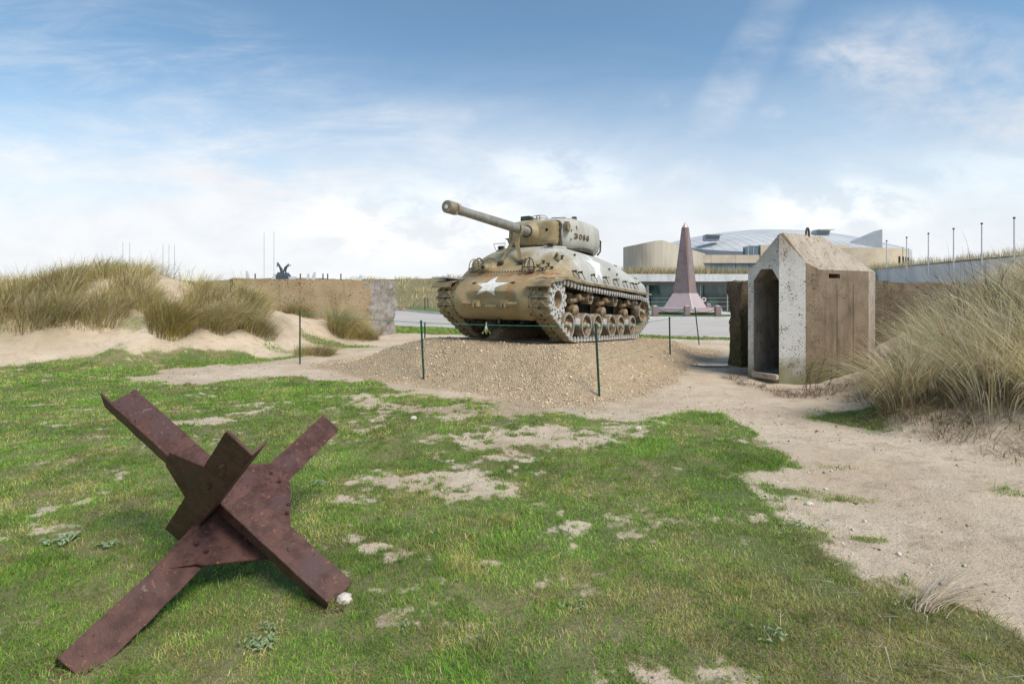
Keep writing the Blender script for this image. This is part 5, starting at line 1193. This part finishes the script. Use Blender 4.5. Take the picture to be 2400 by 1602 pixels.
# ------------------------------------------------------------------ pebbles, stones
def pebbles(name, x, y, size, cols, w=None, sink=.3, **k):
    n = len(x); base = np.array([(1, 0, 0), (-.5, .87, 0), (-.5, -.87, 0), (.1, .1, .75), (-.1, 0, -.6)], float)
    f = np.array([(0, 1, 3), (1, 2, 3), (2, 0, 3), (1, 0, 4), (2, 1, 4), (0, 2, 4)])
    a = RNG.uniform(0, 6.28, n); ca, sa = np.cos(a), np.sin(a); v = base[None]*RNG.uniform(.65, 1.3, (n, 5, 1)); v = v+RNG.normal(0, .12, v.shape)
    vx = v[..., 0]*ca[:, None]-v[..., 1]*sa[:, None]; vy = v[..., 0]*sa[:, None]+v[..., 1]*ca[:, None]
    tlt = RNG.normal(0, .5, n); vz = v[..., 2]+vx*tlt[:, None]*.5
    z = H(x, y, True)
    co_ = np.stack([x[:, None]+vx*size[:, None], y[:, None]+vy*size[:, None], (z+size*sink)[:, None]+vz*size[:, None]], -1).reshape(-1, 3)
    fi = (f[None]+(np.arange(n)*5)[:, None, None]).reshape(-1, 3)
    me = bpy.data.meshes.new(name); me.vertices.add(len(co_)); me.vertices.foreach_set('co', co_.ravel().astype(np.float32)); me.loops.add(fi.size); me.loops.foreach_set('vertex_index', fi.ravel().astype(np.int32)); me.polygons.add(len(fi)); me.polygons.foreach_set('loop_start', np.arange(0, fi.size, 3, dtype=np.int32)); me.polygons.foreach_set('loop_total', np.full(len(fi), 3, np.int32)); me.update(calc_edges=True)
    c = palette(n, cols, w, .25); c4 = np.ones((n, 5, 4), np.float32); c4[..., :3] = c[:, None]
    at = me.color_attributes.new('Col', 'FLOAT_COLOR', 'POINT'); at.data.foreach_set('color', c4.ravel()); me.materials.append(pebm)
    o = bpy.data.objects.new(name, me); C.objects.link(o); return tag(o, kind='stuff', **k)
n = 150000; x = RNG.uniform(-6.5, 6.5, n); y = RNG.uniform(7.0, 17, n); g_, gr_ = cover(x, y); _, md = mound(x, y)
kp = (RNG.uniform(0, 1, n) < gr_*(.30+.7*sstep(.40, .62, fbm(x*1.1, y*1.1, 131, 4)))) & (md < 1.25); x, y = x[kp], y[kp]; md = md[kp]; kp = ~((md < .02)); x, y = x[kp], y[kp]
pebbles('gravel', x, y, RNG.gamma(2.2, .0040, len(x)).clip(.004, .034), [(.68, .53, .35), (.62, .475, .305), (.74, .62, .46), (.42, .31, .21), (.78, .71, .60), (.54, .38, .24)], [.32, .27, .14, .11, .04, .12])
n = 26000; x = RNG.uniform(-9, 9, n); y = RNG.uniform(2, 12, n); g_, gr_ = cover(x, y); kp = (g_ < .4) & (fbm(x*.8, y*.8, 121) > .42); x, y = x[kp], y[kp]
pebbles('grit', x, y, RNG.gamma(1.5, .004, len(x)).clip(.003, .02), [(.62, .55, .46), (.30, .22, .15), (.72, .68, .60), (.12, .09, .07), (.45, .36, .27)], [.25, .2, .15, .12, .28], sink=.2)
def stone_at(px, py, w_, h_, lab, seed):
    X, Y = G(px, py); z = float(H(np.array([X]), np.array([Y]))[0]); rnd = random.Random(seed); bm = bmesh.new(); bmesh.ops.create_icosphere(bm, subdivisions=3, radius=1)
    for v_ in bm.verts:
        c_ = v_.co; q = 1+.35*(vn(c_.x*1.7+seed, c_.y*1.7+c_.z*2.1, seed)-.5)+.18*(vn(c_.x*4+seed, c_.y*4+c_.z*4, seed+1)-.5); v_.co = Vector((c_.x*w_*q, c_.y*w_*.75*q, c_.z*h_*q))
    me = bpy.data.meshes.new('white_stone'); bm.to_mesh(me); bm.free(); me.materials.append(stone); me.polygons.foreach_set('use_smooth', [True]*len(me.polygons)); me.set_sharp_from_angle(angle=R(28))
    o = bpy.data.objects.new('white_stone', me); C.objects.link(o); o.location = (X, Y, z+h_*.35); tag(o, lab, 'stone', 'loose pale stones')
stone_at(970, 982, .045, .03, 'pale stone on the grass in front of the gravel mound', 3); stone_at(806, 1404, .042, .034, 'pale stone tucked against the foot of the hedgehog beam', 5)
stone_at(2232, 1378, .055, .022, 'flat white stone beside the dead grass tuft at lower right', 8); stone_at(1896, 1189, .03, .02, 'small white stone at the edge of the lawn beside the path', 11); stone_at(1495, 1012, .04, .025, 'pale stone in the bare patch before the nearest fence post', 14)
# trampled mud at the feet of the hedgehog
for (px, py, w_) in ((158, 1560, .16), (762, 1412, .13)):
    X, Y = G(px, py); n = 260; a = RNG.uniform(0, 6.28, n); r_ = w_*np.sqrt(RNG.uniform(0, 1, n)); pebbles('soil_crumbs', X+r_*np.cos(a), Y+r_*np.sin(a)*.6, RNG.gamma(2, .003, n).clip(.003, .013), [(.13, .09, .05), (.18, .125, .075), (.09, .065, .04)])

# ------------------------------------------------------------------ leafy weeds, dead tufts, twigs
weedm = pm('weed_leaf', (.17, .24, .11), (.25, .32, .17), 20, .6)
def rosette(px, py, r_, lab, n=26):
    X, Y = G(px, py); z = float(H(np.array([X]), np.array([Y]))[0]); b = MB()
    for k in range(n):
        a = RNG.uniform(0, 6.28); L = r_*.62*RNG.uniform(.4, 1.05); o_ = Vector((RNG.normal(0, r_*.55), RNG.normal(0, r_*.38), RNG.uniform(.012, .03))); d = Vector((math.cos(a), math.sin(a), 0)); t = Vector((-d.y, d.x, 0)); w_ = L*.26; up = Vector((0, 0, 1))
        pts = []
        for s_, ww, h_ in ((0, .15, 0), (.3, .8, .25), (.55, 1, .32), (.8, .75, .22), (1, .05, .05)):
            pts.append((o_+d*L*s_+t*w_*ww*RNG.uniform(.7, 1.1)+up*L*h_, o_+d*L*s_-t*w_*ww*RNG.uniform(.7, 1.1)+up*L*h_, o_+d*L*s_+up*(L*h_-.004)))
        vs = [p for q in pts for p in (q[0], q[2], q[1])]; fs = []
        for i in range(4): fs += [(3*i, 3*i+1, 3*i+4, 3*i+3), (3*i+1, 3*i+2, 3*i+5, 3*i+4)]
        b.add(vs, fs)
    b.build('leafy_weed', weedm, loc=(X, Y, z), label=lab, cat='weed', group='pale leafy weeds in the lawn')
rosette(608, 1515, .06, 'largest pale leafy weed, in the lawn right of the long hedgehog foot', 46); rosette(630, 1478, .045, 'pale leafy weed just above the largest one, under the hedgehog', 20)
rosette(140, 1262, .10, 'stretched pale weed patch left of the hedgehog', 34); rosette(252, 1280, .07, 'small pale weed nearer the hedgehog on its left', 22); rosette(745, 1132, .07, 'pale weed right of the hedgehog below its upper right beam', 24)
rosette(2120, 1432, .05, 'small leafy weed left of the dead grass tuft', 14); rosette(1860, 1238, .08, 'grey green weed at the right lawn edge', 18); rosette(1352, 1418, .05, 'small weed in the middle of the foreground lawn', 14); rosette(1808, 1500, .06, 'pale weed at the bottom of the lawn right of the centre', 20); rosette(955, 1470, .04, 'tiny weed in the lower middle of the lawn', 12)
def lying_tuft(px, py, L, ang, n, lab):
    X, Y = G(px, py); z = float(H(np.array([X]), np.array([Y]))[0]); a = ang+RNG.normal(0, .22, n); x = X+RNG.normal(0, .035, n); y = Y+RNG.normal(0, .02, n)
    root = np.stack([x, y, np.full(n, z+.01)], 1)
    o = ribbons('dead_grass_tuft', strawm, root, np.cos(a), np.sin(a), L*RNG.uniform(.45, 1.1, n), np.full(n, .0035), np.full(n, 1.25), palette(n, [(.55, .45, .32), (.66, .58, .44), (.40, .30, .20)]), seg=6, flat=.30, droop=RNG.uniform(-.05, .10, n), label=lab, cat='grass tuft')
lying_tuft(2170, 1440, .62, R(18), 150, 'bleached dead grass tuft lying flat in the lower right corner')
def twigs(name, px, py, n, h, lab, spread=.25, rr=.25, m=wood):
    X, Y = G(px, py); z = float(H(np.array([X]), np.array([Y]))[0]); b = MB()
    def br(p, d, L, r_, lv):
        pts = [p]; q = p.copy(); dd = d.copy()
        for i in range(5): dd = (dd+Vector((RNG.normal(0, .12), RNG.normal(0, .12), .04))).normalized(); q = q+dd*L/5; pts.append(q.copy())
        b.tube(pts, [r_*(1-.16*i) for i in range(6)], 4)
        if lv:
            for k in range(4):
                i = RNG.integers(1, 5); br(pts[i], (dd+Vector((RNG.normal(0, .6), RNG.normal(0, .6), .25))).normalized(), L*.45, r_*.55, lv-1)
    for k in range(n): br(Vector((RNG.normal(0, rr*.5), RNG.normal(0, rr*.3), -.02)), Vector((RNG.normal(0, spread), RNG.normal(0, spread), 1)).normalized(), h*RNG.uniform(.6, 1.1), .005, 1)
    return b.build(name, m, loc=(X, Y, z), label=lab, cat='shrub')
twigs('bare_shrub', 1905, 905, 9, .62, 'bare dark twiggy shrub at the foot of the whitewashed corner of the sentry box')
twigs('bare_shrub', 2110, 965, 7, .5, 'bare dark twigs at the left foot of the right bank', .35)
DW = [(.20, .12, .09), (.30, .20, .14), (.14, .09, .07), (.36, .28, .19), (.13, .15, .05)]
def weeds_line(pts, n, h, seed):
    T = []
    for px, py in pts: X, Y = G(px, py); T.append((X, Y, .22, h, n))
    marram('dry_weeds', T, DW, [.3, .28, .2, .15, .07], (0, -.2), width=.005, seg=4, spread=2.0, kind='stuff')
weeds_line([(1735, 872), (1720, 884), (1760, 898), (1820, 912), (1850, 925), (1885, 925), (1920, 918), (1950, 910), (1985, 902), (2020, 895), (2060, 890)], 190, .20, 1)
# long stray straws and sticks lying on the sand and lawn
n = 420; px = RNG.uniform(1500, 2500, n); py = RNG.uniform(1000, 1640, n); xy = np.array([G(a, b_) for a, b_ in zip(px, py)]); a = RNG.uniform(0, 6.28, n)
kp = (px > 1750+RNG.uniform(0, 300, n)); xy, a = xy[kp], a[kp]; n = len(a)
ribbons('stray_straws', strawm, np.stack([xy[:, 0], xy[:, 1], H(xy[:, 0], xy[:, 1])+.012], 1), np.cos(a), np.sin(a), RNG.uniform(.04, .20, n), np.full(n, .0035), np.full(n, 1.3), palette(n, [(.55, .46, .33), (.30, .21, .14), (.66, .60, .48)]), seg=4, flat=.1, droop=np.full(n, .03), kind='stuff')

# ------------------------------------------------------------------ things on the far left ridge: bronze group, stones, posts; bench by the road
def skin_person(name, joints, edges, rad, m, parent):
    me = bpy.data.meshes.new(name); me.from_pydata(joints, edges, []); o = bpy.data.objects.new(name, me); C.objects.link(o); o.parent = parent
    sk_ = o.modifiers.new('s', 'SKIN')
    for v_, r_ in zip(me.skin_vertices[0].data, rad): v_.radius = (r_, r_)
    me.skin_vertices[0].data[0].use_root = True
    o.modifiers.new('u', 'SUBSURF').levels = 1; bpy.context.view_layer.update(); bake(o); o.data.materials.append(m)
    return o
def person(x, lean, arm, z0, sc, parent):
    j = [(0, 0, .95), (lean*.25, 0, 1.2), (lean*.5, 0, 1.45), (lean*.58, 0, 1.55), (lean*.68, 0, 1.72), (-.12-lean*.2, .05, .5), (-.2-lean*.5, .05, .05), (.14, -.05, .52), (.22, -.05, .05), (lean*.5+arm[0]*.3, .1, 1.40+arm[1]*.3), (lean*.5+arm[0]*.6, .1, 1.40+arm[1]*.6), (lean*.5-.22, -.1, 1.2), (lean*.5-.10, -.12, .98)]
    e = [(0, 1), (1, 2), (2, 3), (3, 4), (0, 5), (5, 6), (0, 7), (7, 8), (2, 9), (9, 10), (2, 11), (11, 12)]; r_ = [.17, .16, .19, .07, .12, .10, .07, .10, .07, .07, .05, .07, .05]
    o = skin_person('sailor_figure', [(a*sc, b_*sc, c*sc) for a, b_, c in j], e, [q*sc for q in r_], bronze, parent); o.location = (x, 0, z0)
Ys = 62.0; xs_, _, _ = P(664, 640, Ys); zs = float(H(np.array([xs_]), np.array([Ys]))[0])
st_ = empty('bronze_statue', (xs_, Ys, 3.75), label='dark bronze group of striving figures on a plinth beyond the ochre wall', cat='statue')
MB().rings([[(-1.0, -.7, -1.5), (1.2, -.7, -1.5), (1.2, .7, -1.5), (-1.0, .7, -1.5)], [(-.75, -.5, .1), (.75, -.5, .1), (.75, .5, .1), (-.75, .5, .1)], [(-.5, -.35, .55), (.55, -.35, .45), (.5, .35, .5), (-.5, .35, .55)]]).build('plinth', bronze, st_)
person(-.35, -.55, (-.6, .5), .35, .82, st_); person(.20, .75, (.8, .15), .15, .85, st_); person(-.1, -.15, (-.7, .1), -.25, .8, st_)
MB().box((.98, 0, -.25), (1.0, .8, .5)).build('pale_block', polem, st_)
def fin(px, top, w_, h_, lab, flip=1, Y=60):
    x, _, zt = P(px, top, Y); b = MB(); b.prism([(-w_/2*flip, -.15, -h_), (w_/2*flip, -.15, -h_), (w_/2*flip, -.15, -.05), (w_*.25*flip, -.15, 0), (-w_*.3*flip, -.15, -h_*.6)], (0, .3, 0)); b.build('standing_stone', cgrey, loc=(x, Y, zt), bevel=.03, label=lab, cat='standing stone', group='fin shaped stones beyond the ochre wall')
fin(582, 634, .5, 1.6, 'fin shaped stone left of the two thin poles', -1); fin(640, 640, .5, 1.4, 'low stone close beside the left foot of the bronze statue'); fin(720, 640, .45, 1.3, 'smaller fin stone right of the statue', 1); fin(733, 637, .6, 1.5, 'larger fin stone right of the statue', 1); fin(840, 644, .8, 1.3, 'solitary fin stone near the right end of the ochre wall', 1); fin(194, 622, .75, 1.6, 'rounded stone block rising from the grass on the left dune', 1, 40)
for px, lab in ((598, 'low dark post right of the left fin stone'), (704, 'low dark post just right of the statue'), (757, 'low dark post right of the two fin stones'), (768, 'low dark post, second right of the two fin stones'), (799, 'low dark post left of the solitary fin stone')):
    x, _, zt = P(px, 641, 60); MB().cyl((0, 0, -1.3), (0, 0, 0), .07).build('low_post', darkm, loc=(x, 60, zt), label=lab, cat='post', group='low dark posts beyond the ochre wall')
wdm = pm('orange_timber', (.32, .19, .11), (.42, .27, .17), 6, .8)
x, y, _ = P(932, 716, 50); b_o = empty('timber_bench', (x, y, 0), label='low orange timber bench across the road left of the tank', cat='bench')
MB().box((0, 0, .48), (1.9, .45, .08)).build('seat', wdm, b_o)
for q in (-.65, .65): MB().box((q, 0, .22), (.38, .40, .44)).build('leg', wdm, b_o)
for px, Y in ((996, 52), (1003, 58)):
    x, _, _ = P(px, 700, Y); MB().cyl((0, 0, 0), (0, 0, 1.25), .05).build('thin_sign_post', darkm, loc=(x, Y, 0), label='slim dark post across the road, just left of the tank' if px == 996 else 'slim dark post farther back, hidden partly by the tank track', cat='post')
vg = MB(); vg.add([(-30, 62, .05), (-14.2, 57, .03), (-4.2, 39.2, .03), (-3, 40, .05), (-3, 64, .08), (-30, 80, .08)], [(0, 1, 2, 3, 4, 5)]); vg.build('far_verge', verge, kind='structure')
def shrub_at(x, y, n, h, spread, lab):
    o = twigs('bare_shrub', 1200, 1000, n, h, lab, spread, .5); o.location = (x, y, float(H(np.array([x]), np.array([y]))[0])-.05); return o
shrub_at(7.4, 7.9, 26, 1.35, .45, 'dark bare shrub rising out of the grass on top of the right bank')
shrub_at(-9.0, 17.5, 16, .95, .35, 'dark bare stems on the left dune beside the left end of the ochre wall')
shrub_at(-10.9, 16.3, 12, 1.0, .35, 'thin bare stems standing on the crest of the left dune')
